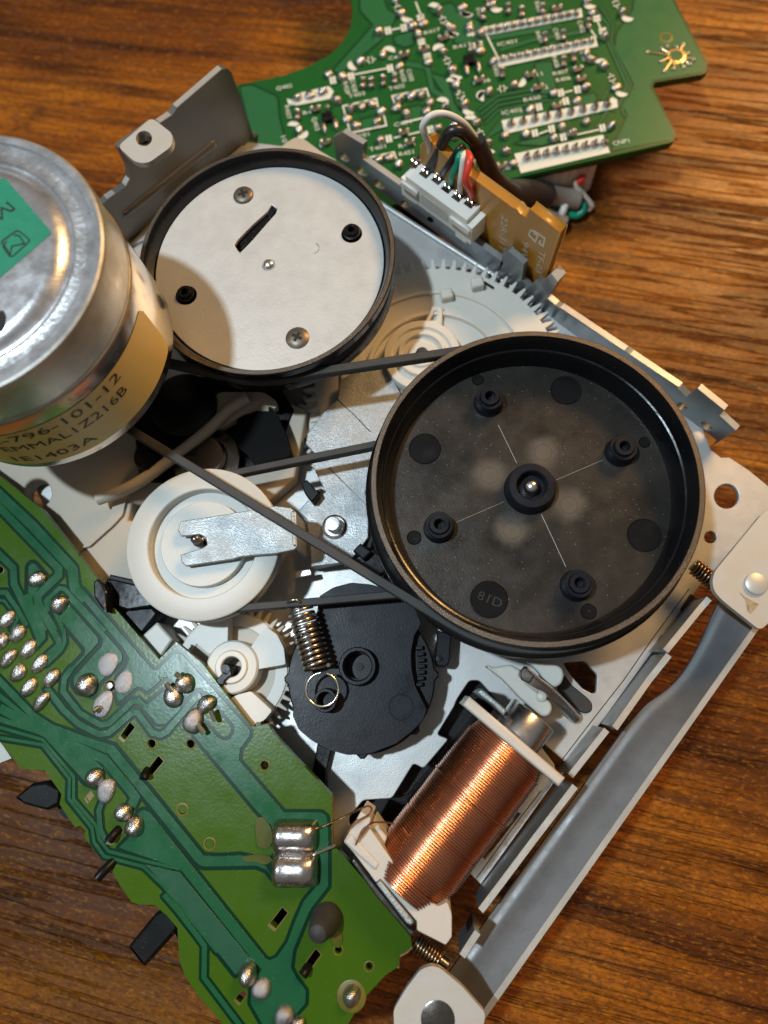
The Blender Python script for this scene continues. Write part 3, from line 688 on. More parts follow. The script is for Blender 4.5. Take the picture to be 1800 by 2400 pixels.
# ================================================================== black plastic catches near the arm
c_ = thing('catch', P(*c5((380, 700)), ZP), 'small black plastic post standing by the edge of the pivot arm', 'post')
hplate('stem', rnd(c5([(300, 600), (365, 570), (480, 700), (490, 730), (420, 820), (340, 720)]), 3), zz + .22, .6, M['black'], c_, bev=.02)
hplate('lip', c5([(440, 690), (520, 665), (545, 680), (480, 740)]), zz + .10, .06, M['black'], c_, bev=.01)
c_ = thing('catch', P(*c5((1000, 1450)), ZP), 'black plastic hook block between the pivot arm and the large flywheel', 'hook')
hplate('block', c5([(780, 1460), (900, 1400), (1000, 1330), (1090, 1320), (1270, 1500), (1150, 1640), (1040, 1640), (900, 1530)]), zz + .02, .4, M['blackgloss'], c_, bev=.03)
hplate('hook', rnd(c5([(860, 1340), (940, 1255), (1070, 1350), (975, 1440)]), 3), zz + .16, .2, M['cam'], c_, bev=.025)
hplate('rib', c5([(1010, 860), (1060, 840), (1100, 1000), (1090, 1200), (1060, 1330), (1000, 1300), (1040, 1180), (1030, 1040)]), zz - .03, .3, M['black'], c_, bev=.02)
# ================================================================== gears
def gear_outline(c, rt, rr, n, ph=0.):
    o = []
    for i in range(n):
        a = 2 * math.pi * i / n + ph; st = 2 * math.pi / n
        for f, r in ((-.27, rr), (-.13, rt - (rt - rr) * .12), (-.07, rt), (.07, rt), (.13, rt - (rt - rr) * .12), (.27, rr)):
            o.append((c[0] + r * math.cos(a + f * st), c[1] + r * math.sin(a + f * st)))
    return o
def gear(name, c, z, t, rt, rr, n, m, parent, ph=0., hole=0.):
    hs_ = [circ(c[0], c[1], hole, 32)] if hole else []
    return plate(name, HP(z), gear_outline(c, rt, rr, n, ph), t, m, parent, hs_, .01, px=False)
zg1 = 2.24
gc = P(1020, 880, zg1); rt = (P(*cO((1060, 505)), zg1) - gc).length
g1 = thing('ring_gear', P(1020, 880, ZP), 'large white nylon gear between the two flywheels, with raised rings', 'gear')
gear('toothed_rim', gc, zg1, .12, rt + .03, rt - .15, 72, M['white'], g1)
lathe('web', [(0, .02), (.55, .02), (.58, .05), (.62, .05), (.64, .015), (1.0, .015), (1.01, .09), (1.07, .09), (1.08, .015), (1.40, .012), (1.41, .05), (1.46, .05), (1.47, .0)], M['white'], g1, 96, tuple(gc))
for q, a_ in ((cO((545, 515)), 30), (cO((745, 440)), 0)):
    p = P(*q, zg1); hplate('lug', rnd([(q[0] - 16, q[1] - 10), (q[0] + 12, q[1] - 14), (q[0] + 17, q[1] + 8), (q[0] - 12, q[1] + 14)], 5), zg1 + .16, .18, M['white'], g1, bev=.03)
hplate('rib', cO([(400, 690), (450, 600), (520, 600), (515, 750), (440, 745)]), zg1 + .13, .14, M['white'], g1, [cO([(430, 690), (465, 630), (492, 625), (470, 690)])], .03)
hplate('slot', rnd(stroke(cO([(785, 445), (850, 485)]), 6), 2), zg1 + .018, .004, M['hole'], g1, bev=0)
zr = 2.46
rb = thing('reel_hub', P(989, 836, ZP), 'pale stepped round hub on a steel pin under the long belt', 'hub')
ctr = P(*cO((385, 925)), zr); rh = (P(*cO((155, 1000)), zr) - ctr).length
lathe('hub', [(.10, .08), (.20, .08), (.22, .05), (.30, .045), (.32, .10), (rh * .62, .10), (rh * .66, .03), (rh * .78, .025), (rh * .82, .06), (rh, .055), (rh + .02, .02), (rh + .02, -.3)], M['white'], rb, 64, tuple(ctr))
lathe('pin', [(.10, .05), (.09, .12), (.07, .14), (0, .145)], M['dsteel'], rb, 24, tuple(ctr))
ag = thing('gear', P(800, 985, ZP), 'half-hidden pale gear with coarse teeth below the white-topped flywheel', 'gear')
c_g = P(800, 985, 2.16); gear('toothed_rim', c_g, 2.16, .1, (P(690, 1000, 2.16) - c_g).length, (P(709, 1000, 2.16) - c_g).length, 32, M['white'], ag)
lathe('web', [(0, .03), (.5, .03), (.52, .008)], M['white'], ag, 40, tuple(c_g))
# fan gear
fg = thing('vane_gear', P(541, 1563, ZP), 'white nylon gear with three fan vanes round a hollow hub', 'gear')
zf = 2.26; fc = P(*cI((335, 530)), zf); rt = (P(*cI((712, 560)), zf) - fc).length
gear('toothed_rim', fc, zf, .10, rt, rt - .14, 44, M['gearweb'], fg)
lathe('ring', [(rt - .34, .0), (rt - .33, .02), (rt - .17, .02), (rt - .16, .0)], M['white'], fg, 72, tuple(fc))
lathe('hub', [(.135, -.38), (.135, -.02), (.15, .0), (.21, .0), (.225, -.02), (.23, -.035), (.34, -.04), (.365, -.07), (.375, -.38)], M['white'], fg, 56, tuple(P(*cI((335, 505)), zf + .34)))
M['vane'] = M['white']
for v in ([(425, 425), (525, 278), (590, 325), (628, 400), (638, 490), (480, 518)], [(100, 335), (160, 270), (320, 215), (315, 375), (215, 435)], [(445, 640), (563, 748), (520, 800), (455, 832), (330, 680), (370, 660)]):
    hplate('vane', rnd(cI(v), 5), zf + .26, .26, M['white'], fg, bev=.02)
ax = thing('axle', P(530, 1575, ZP), 'dark steel shaft inside the hub of the vane gear', 'shaft')
p = P(*cI((335, 530)), zf)
lathe('shaft', [(.10, -.2), (.10, .30), (.085, .33), (0, .335)], M['cam'], ax, 28, tuple(p))
hplate('clip', cI([(255, 575), (290, 535), (310, 545), (330, 520), (340, 545), (300, 580), (290, 605), (260, 600)]), zf + .40, .12, M['black'], ax, bev=.01)
# ================================================================== cam wheel
cw = thing('cam_wheel', P(850, 1580, ZP), 'dark grey plastic cam wheel with a hollow boss and scalloped edge', 'cam')
zc_ = 2.72
up = cI([(825, 112), (905, 62), (1005, 36), (1110, 46), (1240, 80), (1340, 150), (1390, 262), (1352, 330), (1334, 420), (1336, 510), (1356, 610), (1422, 742), (1400, 800), (1340, 862), (1250, 930), (1110, 985), (985, 995), (880, 966), (780, 912), (710, 852), (676, 772), (692, 702), (745, 628), (740, 540), (770, 440), (800, 300)])
hplate('cam_plate', rnd(up, 6), zc_, .16, M['cam'], cw, [ell(*cI((1042, 500)), 31, 31)], .03)
cc2 = P(*cI((1055, 560)), zc_ - .12)
lo = []
for i in range(120):
    a = 2 * math.pi * i / 120; r = 1.0 + (.05 if (i % 15) in (0, 1) else 0)
    lo.append((cc2.x + r * math.cos(a), cc2.y + r * math.sin(a)))
plate('cam_disc', HP(zc_ - .17), lo, .2, M['black'], cw, (), .02, px=False)
lathe('boss', [(.25, -.08), (.25, .10), (.235, .125), (.20, .125), (.185, .10), (.17, -.18), (.06, -.19), (.05, -.15), (0, -.15)], M['cam'], cw, 48, tuple(P(*cI((1042, 502)), zc_ + .0)))
hk = P(*cI((872, 690)), zc_)
lathe('spring_post', [(.165, -.02), (.155, .02), (.150, .22), (.14, .235), (.115, .235), (.105, .22), (.10, .05), (0, .05)], M['cam'], cw, 36, tuple(hk))
lathe('shallow_mark', [(.15, .001), (.155, .006), (.165, .006), (.17, .001)], M['cam'], cw, 40, tuple(P(*cI((1280, 728)), zc_)))
for i in range(7):
    q = cI((1392 - 6 * (i - 3) ** 2 * .25, 400 + i * 34)); hplate('ratchet_tooth', [(q[0] - 7, q[1] - 5), (q[0] + 9, q[1] - 6), (q[0] + 9, q[1] + 3), (q[0] - 7, q[1] + 5)], zc_ - .07, .1, M['cam'], cw, bev=.01)
lv = thing('lever', P(*cI((840, 1060)), ZP), 'narrow black lever poking out below the cam wheel', 'lever')
hplate('bar', cI([(815, 930), (895, 965), (865, 1090), (870, 1185), (830, 1185), (782, 1110)]), 2.14, .1, M['blackgloss'], lv, bev=.02)
lv = thing('lever', P(*cI((1510, 430)), ZP), 'small black rounded tab beside the cam wheel under the belt', 'lever')
hplate('tab', rnd(cI([(1480, 300), (1560, 320), (1550, 480), (1530, 505), (1480, 500), (1468, 480)]), 6), 2.42, .4, M['cam'], lv, bev=.02)
lathe('pip', [(.05, 0), (.045, .015), (0, .02)], M['cam'], lv, 16, tuple(P(*cI((1492, 460)), 2.42)))
# ================================================================== coil spring over the cam
def helix(a, b, r, turns, n=16, tail=None):
    a = Vector(a); b = Vector(b); d = (b - a); t = d.normalized(); u = Vector((0, 0, 1)).cross(t).normalized(); v = t.cross(u)
    return [a + d * (i / (turns * n)) + (u * math.cos(2 * math.pi * i / n) + v * math.sin(2 * math.pi * i / n)) * r for i in range(int(turns * n) + 1)]
sp = thing('tension_spring', P(*cI((720, 300)), ZP), 'steel tension spring hooked onto the cam wheel post', 'spring')
h = helix(P(*cI((722, 190)), 2.98), P(*cI((812, 515)), 2.98), .155, 11)
link('coil', smooth(sweep_mesh(h, circ(0, 0, .026, 8)), 60), M['springd'], sp)
rc = P(*cI((842, 630)), 2.99)
rg = [rc + Vector((.21 * math.cos(R(a)), .21 * math.sin(R(a)), .02 * math.sin(R(a)))) for a in range(95, 95 + 345, 10)]
tube('end_loop', rg, .018, M['brightwire'], sp, 8, 1)
rg = [P(*cI((700, 185)), 2.98) + Vector((.10 * math.cos(R(a)) - .02, .06 * math.sin(R(a)) + .05, .12 * math.sin(R(a)))) for a in range(-60, 250, 15)]
tube('hook', rg, .022, M['springd'], sp, 8, 1)
# ================================================================== solenoid coil
so_ = thing('solenoid', P(1075, 1905, ZP), 'copper-wound solenoid coil on a pale plastic bobbin', 'solenoid')
za = 2.72
a0_ = P(*cD((1052, 585)), za); a1_ = P(*cD((455, 1360)), za); axd = (a1_ - a0_); Lc = axd.length; axd.normalize()
prof = []; nw = 66; pit = Lc / nw; rng = random.Random(3)
base = []
for i in range(nw):
    x = i / nw
    r = .545
    if x < .06: r = .50 + .6 * x
    if x > .80: r = .545 - .03 * math.sin((x - .8) * 16)
    if x > .90: r = .545 - (x - .9) * .5 + rng.uniform(-.002, .002)
    if .36 < x < .375: r += .014
    if .62 < x < .63: r -= .008
    base.append(r + rng.uniform(-.0012, .0012))
for i, r in enumerate(base):
    x0 = i * pit
    for f, dr in ((.03, -.018), (.18, -.006), (.5, .002), (.82, -.006), (.97, -.018)): prof.append((r + dr, x0 + f * pit))
lathe('winding', prof, M['copper'], so_, 72, tuple(a0_), axd, ang=80)
sd = Vector((0, 0, 1)).cross(axd).normalized()
def flange(name, a, b, c0, c1, zlo, zhi, m='bobbin', bev=.03, extra=None):
    """block across the axis: a, b along the axis from its start, c0..c1 across"""
    o = a0_ + axd * a; o.z = zhi
    p = Plane(o, axd, sd)
    return plate(name, p, [(0, c0), (b - a, c0), (b - a, c1), (0, c1)], zhi - zlo, M[m], so_, (), bev, px=False)
def across(q, z):
    v = P(*q, z) - a0_; return v.dot(axd), v.dot(sd)
t0, sA = across(cD((840, 300)), 3.2); _, sB = across(cD((1333, 800)), 3.2)
print('flange', t0, sA, sB, across(cD((500, 1370)), 3.0), Lc)
lo_, hi_ = min(sA, sB), max(sA, sB)
flange('end_flange', -.13, .0, lo_, hi_, 2.06, 3.24)
_, sC = across(cD((165, 1060)), 3.1); _, sD_ = across(cD((715, 1660)), 3.0)
lo2, hi2 = min(sC, sD_), max(sC, sD_)
bot = plate('terminal_flange', HP(3.14), rnd(cX([(150, 715), (385, 300), (520, 400), (480, 500), (760, 900), (1100, 1400), (1440, 1600), (1560, 1540), (1620, 1700), (1620, 2010), (1540, 2120), (1150, 1920), (1150, 1800), (650, 1215), (590, 1270), (520, 1170), (260, 830)]), 4), .85, M['bobbin'], so_, (), .03)
hplate('terminal_rib', rnd(cX([(500, 510), (560, 405), (740, 660), (700, 780), (620, 720)]), 3), 3.0, .6, M['bobbin'], so_, bev=.02)
hplate('step', rnd(cX([(155, 720), (230, 600), (640, 1020), (585, 1110), (260, 825)]), 4), 3.16, .06, M['bobbin'], so_, bev=.02)
hplate('yoke', cX([(590, 1290), (650, 1240), (1090, 1790), (1100, 1830), (1060, 1860), (1000, 1830)]), 3.16, .9, M['zinc'], so_, bev=.02)
hplate('yoke_foot', cX([(250, 990), (290, 930), (560, 1290), (1040, 1880), (1130, 1940), (1060, 2010), (600, 1480)]), 2.75, .5, M['dsteel'], so_, bev=.02)
pa = P(*cD((1180, 420)), 2.72)
lathe('plunger', [(0, -.02), (.30, -.02), (.32, 0), (.32, (a0_ - pa).length)], M['steel'], so_, 48, tuple(pa), axd, ang=50)
hplate('yoke_plate', cD([(870, 290), (900, 270), (1040, 390), (1020, 420), (960, 360)]), 3.05, .9, M['zinc'], so_, bev=.02)
# enamelled lead wires to the board
cwz = thing('lead_wires', P(*cX((380, 480)), ZP), 'two thin copper lead wires from the coil to the green board', 'wire')
tube('lead', [P(*cX((830, 470)), 3.0), P(*cX((700, 450)), 3.08), P(*cX((560, 455)), 3.18), P(*cX((470, 500)), 3.24), P(*cX((380, 640)), 3.22), P(*cX((260, 840)), 3.05)], .012, M['copper'], cwz, 6)
tube('lead', [P(*cX((300, 470)), 3.18), P(*cX((400, 400)), 3.22), P(*cX((495, 345)), 3.26), P(*cX((530, 270)), 3.3), P(*cX((480, 228)), 3.34), P(*cX((360, 275)), 3.3), P(*cX((210, 345)), 3.18), P(*cX((60, 415)), 3.02), P(*cC((940, 535)), 2.80)], .012, M['copper'], cwz, 6)
tube('lead', [P(*cX((460, 510)), 3.24), P(*cX((400, 570)), 3.25), P(*cX((340, 700)), 3.2), P(*cX((270, 850)), 3.05)], .014, M['copper'], cwz, 6)
tube('lead', [P(*cX((350, 410)), 3.22), P(*cX((260, 490)), 3.2), P(*cX((150, 640)), 3.1), P(*cX((50, 760)), 2.95), P(*cC((1060, 640)), 2.9), P(*cC((925, 700)), 2.80)], .013, M['copper'], cwz, 6)
tube('tinned_lead', [P(*cC((1100, 618)), 2.94), P(*cC((1050, 648)), 2.89), P(*cC((925, 700)), 2.81)], .016, M['brightwire'], cwz, 6)
# ================================================================== lever parts right of the coil
lw = thing('fork_lever', P(*c1((450, 600)), ZP), 'white plastic fork lever with two rounded arms at the plunger', 'lever')
hplate('arm', rnd(c1([(-60, 330), (40, 345), (200, 320), (300, 380), (350, 500), (590, 690), (602, 760), (565, 822), (500, 828), (440, 780), (280, 640), (120, 470)]), 7), 2.80, .16, M['white'], lw, bev=.03)
hplate('arm', rnd(c1([(350, 290), (640, 320), (700, 360), (718, 430), (690, 510), (630, 545), (560, 520), (500, 460), (490, 420), (420, 345)]), 7), 2.62, .16, M['white'], lw, bev=.03)
lathe('pip', [(.07, 0), (.06, .05), (.03, .07), (0, .075)], M['white'], lw, 24, tuple(P(*c1((492, 632)), 2.80)))
rd = thing('pivot_rod', P(*c1((600, 650)), ZP), 'bent bright steel rod lying across the white fork lever', 'rod')
tube('rod', [P(*c1((310, 390)), 2.98), P(*c1((400, 470)), 2.92), P(*c1((560, 590)), 2.72), P(*c1((700, 720)), 2.45), P(*c1((810, 835)), 2.16)], .085, M['steel'], rd, 16, 6)
hplate('flat_end', c1([(290, 385), (330, 335), (430, 430), (380, 510), (300, 470)]), 3.04, .08, M['dsteel'], rd, bev=.02)
sl = thing('slot_infill', P(*c1((840, 640)), ZP), 'curved black strip standing in for a dark slot in the steel sheet', 'infill')
hplate('strip', rnd(c1([(640, 560), (690, 480), (720, 420), (790, 520), (950, 650), (990, 700), (990, 770), (940, 800), (880, 790), (760, 690)]), 9), ZP + .035, .08, M['rubber'], sl, bev=.02)  # flush dark strip added in place of a recessed slot
# ================================================================== front bar
fbz = thing('hinge_bar', P(1500, 1850, 0), 'long grey folded steel bar along the lower-right side of the chassis', 'bar')
zlow = 1.90; ztop = 2.17
outl = [(1671, 1440), (1653, 1481), (1633, 1525), (1601, 1577), (1572, 1608), (1536, 1637), (1508, 1651), (1485, 1684), (1454, 1722), (1423, 1750), (1345, 1862), (1250, 1990), (1130, 2156), (1100, 2230), (1040, 2320), (960, 2440)]
# outer wall top edge (pixels at ztop)
oe = [(1785, 1440), (1100, 2412), (1010, 2540)]
inner = smoothline([P(*q, zlow) for q in ((1735, 1330), (1700, 1385), (1671, 1440), (1640, 1510), (1601, 1577), (1560, 1620), (1515, 1652), (1485, 1684))], 6)[:-1] + [P(*q, zlow) for q in ((1470, 1700), (1130, 2172), (960, 2408))]; outer = [P(*q, ztop) for q in oe]
def along(pts, n):
    L = [0]; 
    for a, b in zip(pts[:-1], pts[1:]): L.append(L[-1] + (b - a).length)
    out = []
    for i in range(n):
        s = L[-1] * i / (n - 1); k = 0
        while k < len(L) - 2 and L[k + 1] < s: k += 1
        f = (s - L[k]) / max(1e-9, L[k + 1] - L[k]); out.append(pts[k].lerp(pts[k + 1], f))
    return out
n = 70; I_ = along(inner, n); oa = outer[0]; od = (outer[-1] - outer[0]); od.z = 0; od.normalize()
O_ = [Vector((*(oa + od * (p - oa).dot(od))[:2], ztop)) for p in I_]
bm = bmesh.new(); rows = []
for a, b in zip(I_, O_):
    d = b - a; d.z = 0; wv = d.length; dn = d.normalized(); pr = []
    fx = wv - .60 if wv > .8 else wv * .25; hz_ = ztop - zlow; prof_ = [(0, 0), (fx * .5, -.0), (fx - .07, 0), (fx - .02, .008), (fx + .03, .035), (fx + .07, .075)]
    x0, z0_ = prof_[-1]
    prof_ += [(x0 + (wv - x0) * t, z0_ + (hz_ - z0_) * t) for t in (.5, 1)]
    loop = prof_ + [(x + .0, z - .06) for x, z in prof_[::-1]]
    rows.append([bm.verts.new(Vector((a.x, a.y, zlow)) + dn * x + Vector((0, 0, z))) for x, z in loop])
for a, b in zip(rows[:-1], rows[1:]):
    for k in range(len(a)): bm.faces.new((a[k], a[(k + 1) % len(a)], b[(k + 1) % len(a)], b[k]))
bm.faces.new(rows[0]); bm.faces.new(rows[-1][::-1])
me = bm_mesh(bm)
M['channel'] = mat('grey_channel_steel', (.17, .173, .18), .46, .4, bump=(20, .10), var=(1.2, .25, (.145, .148, .154)), rvar=.10)
link('channel', smooth(me, 40), M['channel'], fbz)
pts = [p + Vector((.03, -.02, .004)) for p in O_]
link('bright_edge', sweep_mesh(pts, [(-.038, -.01), (.038, -.01), (.038, .012), (-.038, .012)], up=(0, 0, 1)), M['edge'], fbz)
for nm, o_, pinc, pr, lab in (('pad', cH([(960, 960), (885, 1020), (840, 1050), (520, 1440), (500, 1500), (510, 1575), (565, 1640), (815, 1838), (845, 1838), (900, 1790), (1100, 1500)]), cH((800, 1530)), .15, 0), ('pad', cE([(250, 1900), (238, 1720), (330, 1560), (450, 1400), (530, 1372), (600, 1388), (770, 1530), (900, 1680), (955, 1740), (930, 1900)]), cE((585, 1790)), .19, 1)):
    z_ = 2.75
    pd = hplate('end_plate', rnd(o_, 12), z_, .10, M['plated'], fbz, bev=.03)
    pd['label'] = ('pale plated plate with a riveted pin at the upper end', 'pale plated plate with a dark round hole at the lower end')[lab]
    if lab == 0: lathe('rivet', [(pr, 0), (pr - .005, .035), (pr - .03, .05), (0, .052)], M['plated'], pd, 32, tuple(P(*pinc, z_)))
    else: lathe('hole', [(0, .004), (pr, .004), (pr + .01, .0)], M['dsteel'], pd, 32, tuple(P(*pinc, z_)))
M['rust'] = mat('brown_wear', (.26, .17, .09), .6, var=(14, .2, (.44, .36, .25)))
hplate('wear_mark', cH([(690, 1590), (760, 1640), (825, 1670), (770, 1735), (745, 1720), (730, 1640)]), 2.754, .003, M['rust'], fbz, bev=0)
for q0, q1, n_, m_, lab, z_ in ((cH((375, 1410)), cH((520, 1525)), 7, 'springb', 'short coppery spring at the upper end of the front bar', 2.42), (cE((425, 1195)), cE((600, 1330)), 8, 'springb', 'short brassy spring at the lower end of the front bar', 2.5)):
    s_ = thing('compression_spring', P(*q0, ZP), lab, 'spring')
    A, B = P(*q0, z_), P(*q1, z_)
    link('coil', smooth(sweep_mesh(helix(A, B, .10, n_), circ(0, 0, .022, 8)), 60), M[m_], s_)
    tube('core_pin', [A - (B - A) * .1, B + (B - A) * .3], .075, M['dsteel'], s_, 14, 1)
# ================================================================== plastic frame under the motor
fr = thing('plastic_frame', P(250, 1150, ZP), 'ivory plastic frame in the shade below the motor and idler', 'frame')
zf_ = 2.34
fo = [(-60, 960), (120, 1000), (330, 960), (338, 1000), (318, 1060), (330, 1120), (352, 1118), (430, 1060), (600, 960), (640, 930), (720, 960), (690, 1120), (600, 1200), (480, 1300), (420, 1420), (330, 1440), (290, 1400), (160, 1330), (40, 1200), (-60, 1130)]
hplate('frame', fo, zf_, .3, M['beige'], fr, [ell(*cS((440, 380)), 32, 34), cJ([(475, 512), (530, 520), (510, 592), (458, 588)])], .03)
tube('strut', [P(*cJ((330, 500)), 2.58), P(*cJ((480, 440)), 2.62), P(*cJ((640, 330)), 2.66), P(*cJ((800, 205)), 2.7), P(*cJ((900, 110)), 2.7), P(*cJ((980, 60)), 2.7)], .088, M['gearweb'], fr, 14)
hplate('spread_end', rnd(c3([(430, 330), (330, 310), (360, 160), (420, 60), (760, 60), (860, 130), (850, 190), (790, 160), (800, 240), (760, 300), (700, 290), (640, 210), (560, 260)]), 12), 2.62, .14, M['beige'], fr, bev=.03)
hplate('rib', rnd(cS([(1280, 700), (1370, 390), (1500, 380), (1440, 640), (1330, 760), (1050, 1010), (960, 1030)]), 4), zf_ + .06, .06, M['beige'], fr, bev=.02)
hplate('block', rnd(cU([(1360, 470), (1525, 320), (1680, 490), (1545, 690)]), 4), 2.55, .5, M['white'], fr, bev=.03)
M['deep'] = mat('shadow_black_plastic', (.003, .003, .003), .6, spec=.08)  # black plastic darkened further for the shadow between flywheel and idler
bk = thing('carriage', P(620, 1010, ZP), 'black plastic carriage in shadow between the white-topped flywheel and the idler', 'carriage')
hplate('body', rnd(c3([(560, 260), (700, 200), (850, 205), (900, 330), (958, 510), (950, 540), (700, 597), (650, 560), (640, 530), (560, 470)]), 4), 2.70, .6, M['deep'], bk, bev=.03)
hplate('base', [(300, 930), (420, 880), (640, 880), (690, 960), (640, 1090), (560, 1110), (440, 1140), (350, 1130), (320, 1060)], 2.36, .3, M['black'], bk, bev=.03)  # black body put in for the darkness of the openings under the motor
lathe('capstan_drum', [(0, .3), (.30, .3), (.34, .27), (.34, .18), (.42, .16), (.50, .14), (.50, -.3)], M['dsteel'], bk, 48, tuple(P(490, 1085, 2.4)))
lathe('roller', [(0, .16), (.14, .16), (.16, .22), (.22, .22), (.24, .18), (.24, -.2)], M['blackgloss'], bk, 40, tuple(P(*cJ((575, 330)), 2.5)))
lathe('drum', [(0, .25), (.4, .25), (.5, .2), (.5, -.3)], M['black'], bk, 48, tuple(P(440, 960, 2.5)))
ct = thing('corner_bracket', P(660, 350, ZP), 'cream plastic corner peeping out behind the white-topped flywheel', 'bracket')
hplate('corner', rnd(cL([(380, 900), (440, 850), (490, 822), (540, 830), (640, 905), (740, 960), (560, 1100), (400, 1000)]), 6), 2.5, .5, M['beige'], ct, bev=.04)
# ================================================================== left-hand circuit board
ZL = 2.70
lb = thing('circuit_board', P(400, 1900, 0), 'green circuit board at lower left with wide traces and large solder joints', 'circuit board')
redge = cA([(-600, -250), (0, 185), (270, 395), (620, 835), (640, 870), (700, 1060), (750, 1045), (1030, 1370), (1142, 1258)]) + cI([(170, 480), (440, 832), (470, 838), (480, 815), (505, 832), (540, 822), (575, 880), (690, 1005), (780, 1098), (870, 1192), (893, 1216), (897, 1300)]) + \
    cC([(1048, 640), (1090, 672), (1330, 950), (1555, 1232), (1562, 1296), (1530, 1325), (1482, 1350), (1476, 1425), (1390, 1482), (1240, 1645), (1150, 1797), (1000, 2100), (400, 2200)])
ledge = cB([(-300, 150), (0, 385), (140, 560), (290, 568), (398, 722), (386, 790), (488, 940), (520, 925), (552, 960), (546, 1000), (620, 1100), (690, 1170), (735, 1238), (770, 1300), (852, 1422), (900, 1438), (1000, 1440), (1080, 1508), (1150, 1590), (1162, 1800), (1200, 1900), (1300, 2050), (1450, 2212), (1600, 2420)])
lho = [(cB((980, 398)), 9), (cB((1232, 400)), 9), (cB((1180, 825)), 10), (cB((1358, 1045)), 10), (cC((605, 125)), 9.5), (cC((75, 405)), 10), (cC((250, 630)), 10), (cC((1085, 1318)), 8), (cC((1285, 1425)), 8), (cU((1070, 950)), 12), (cS((0, 1290)), 8)]
lsl = [cU([(1260, 1298), (1312, 1345), (1215, 1470), (1170, 1430)]), cT([(1125, 295), (1175, 350), (1040, 510), (990, 470)]), cT([(465, 632), (505, 672), (445, 745), (420, 700)]), cT([(735, 985), (785, 1020), (690, 1140), (630, 1130)]), cW([(965, 652), (1012, 700), (910, 835), (858, 790)]), cW([(1255, 1010), (1300, 1060), (1200, 1195), (1140, 1170)]), cW([(630, 1360), (665, 1390), (600, 1480), (560, 1440)])]
hh = [ell(c[0] + .10 * r, c[1] - .15 * r, r, r * 1.12) for c, r in lho] + [rnd(q, 2) for q in lsl]
hplate('substrate', redge + ledge[::-1], ZL, .15, M['pcb'], lb, hh, .012)
# raw brown edge of the phenolic core, proud under the resist
hplate('core', redge + ledge[::-1], ZL - .018, .125, M['pcbedge'], lb, bev=0) if False else None
ce = [P(*q, ZL - .07) for q in redge[1:7]]
link('raw_edge', sweep_mesh(ce, rsect(.012, .055, .004), up=(0, 0, 1)), M['pcbedge'], lb)
ce = [P(*q, ZL - .07) for q in redge[8:11]]
link('raw_edge', sweep_mesh(ce, rsect(.012, .055, .004), up=(0, 0, 1)), M['pcbedge'], lb)
ce = [P(*q, ZL - .07) for q in redge[12:29]]
link('raw_edge', sweep_mesh(ce, rsect(.012, .055, .004), up=(0, 0, 1)), M['pcbedge'], lb)
for c, r in lho:
    p = P(*c, ZL); k = r * .0062
    lathe('hole_rim', [(k * 1.02, -.14), (k * 1.05, .001), (k * 1.12, .004), (k * 1.24, .003), (k * 1.3, .0)], M['resin'], lb, 24, tuple(p))
for q in lsl:
    cx = sum(p[0] for p in q) / 4; cy = sum(p[1] for p in q) / 4
    o_ = [(cx + (x - cx) * 1.22 - 2, cy + (y - cy) * 1.22 + 3) for x, y in q]
    hplate('slot_rim', rnd(o_, 3), ZL + .004, .012, M['resin'], lb, [rnd(q, 2)], .002)
# dark floor below the board: its component side
hplate('component_tray', [(-80, 1250), (150, 1420), (420, 1800), (640, 2080), (760, 2300), (700, 2390), (480, 2200), (250, 1880), (100, 1700), (-80, 1560)], 2.30, .55, M['black'], lb, bev=.03)
link('support_post', lathe_mesh([(0, 0), (.3, 0), (.3, 2.0), (0, 2.0)], 20, (*P(350, 1850, 2.3)[:2], 0)), M['black'], lb)
_tz = [0]
def copper(poly, m='trace', halo=9, rr=3):
    i = _tz[0]; _tz[0] += 1
    poly = rnd(poly, rr, 2)
    if halo:
        # the resist thins to dark green along each copper edge
        hplate('resist_border', grow(poly, halo), ZL + .0022 + i * .00006, .002, M['pcbdark'], lb, bev=0)
    hplate('copper_trace', poly, ZL + .0100 + i * .00025, .009, M[m], lb, bev=.003)
def grow(poly, d):
    n_ = len(poly); A = sum(poly[i - 1][0] * poly[i][1] - poly[i][0] * poly[i - 1][1] for i in range(n_))
    s = 1 if A > 0 else -1; out = []
    for i in range(n_):
        p0 = Vector(poly[i - 1]); p = Vector(poly[i]); p1 = Vector(poly[(i + 1) % n_])
        d0 = (p - p0); d1 = (p1 - p)
        if d0.length < 1e-6 or d1.length < 1e-6: continue
        d0.normalize(); d1.normalize(); n0 = Vector((d0.y, -d0.x)) * s; n1 = Vector((d1.y, -d1.x)) * s
        b = n0 + n1
        if b.length < .3: continue
        b.normalize(); k = min(1.6, 1 / max(.4, b.dot(n0))); out.append(tuple(p + b * d * k))
    return out
def tr(f, pts, wd, m='trace', halo=6): copper(stroke(f(pts), wd * f.s), m, halo, 2)
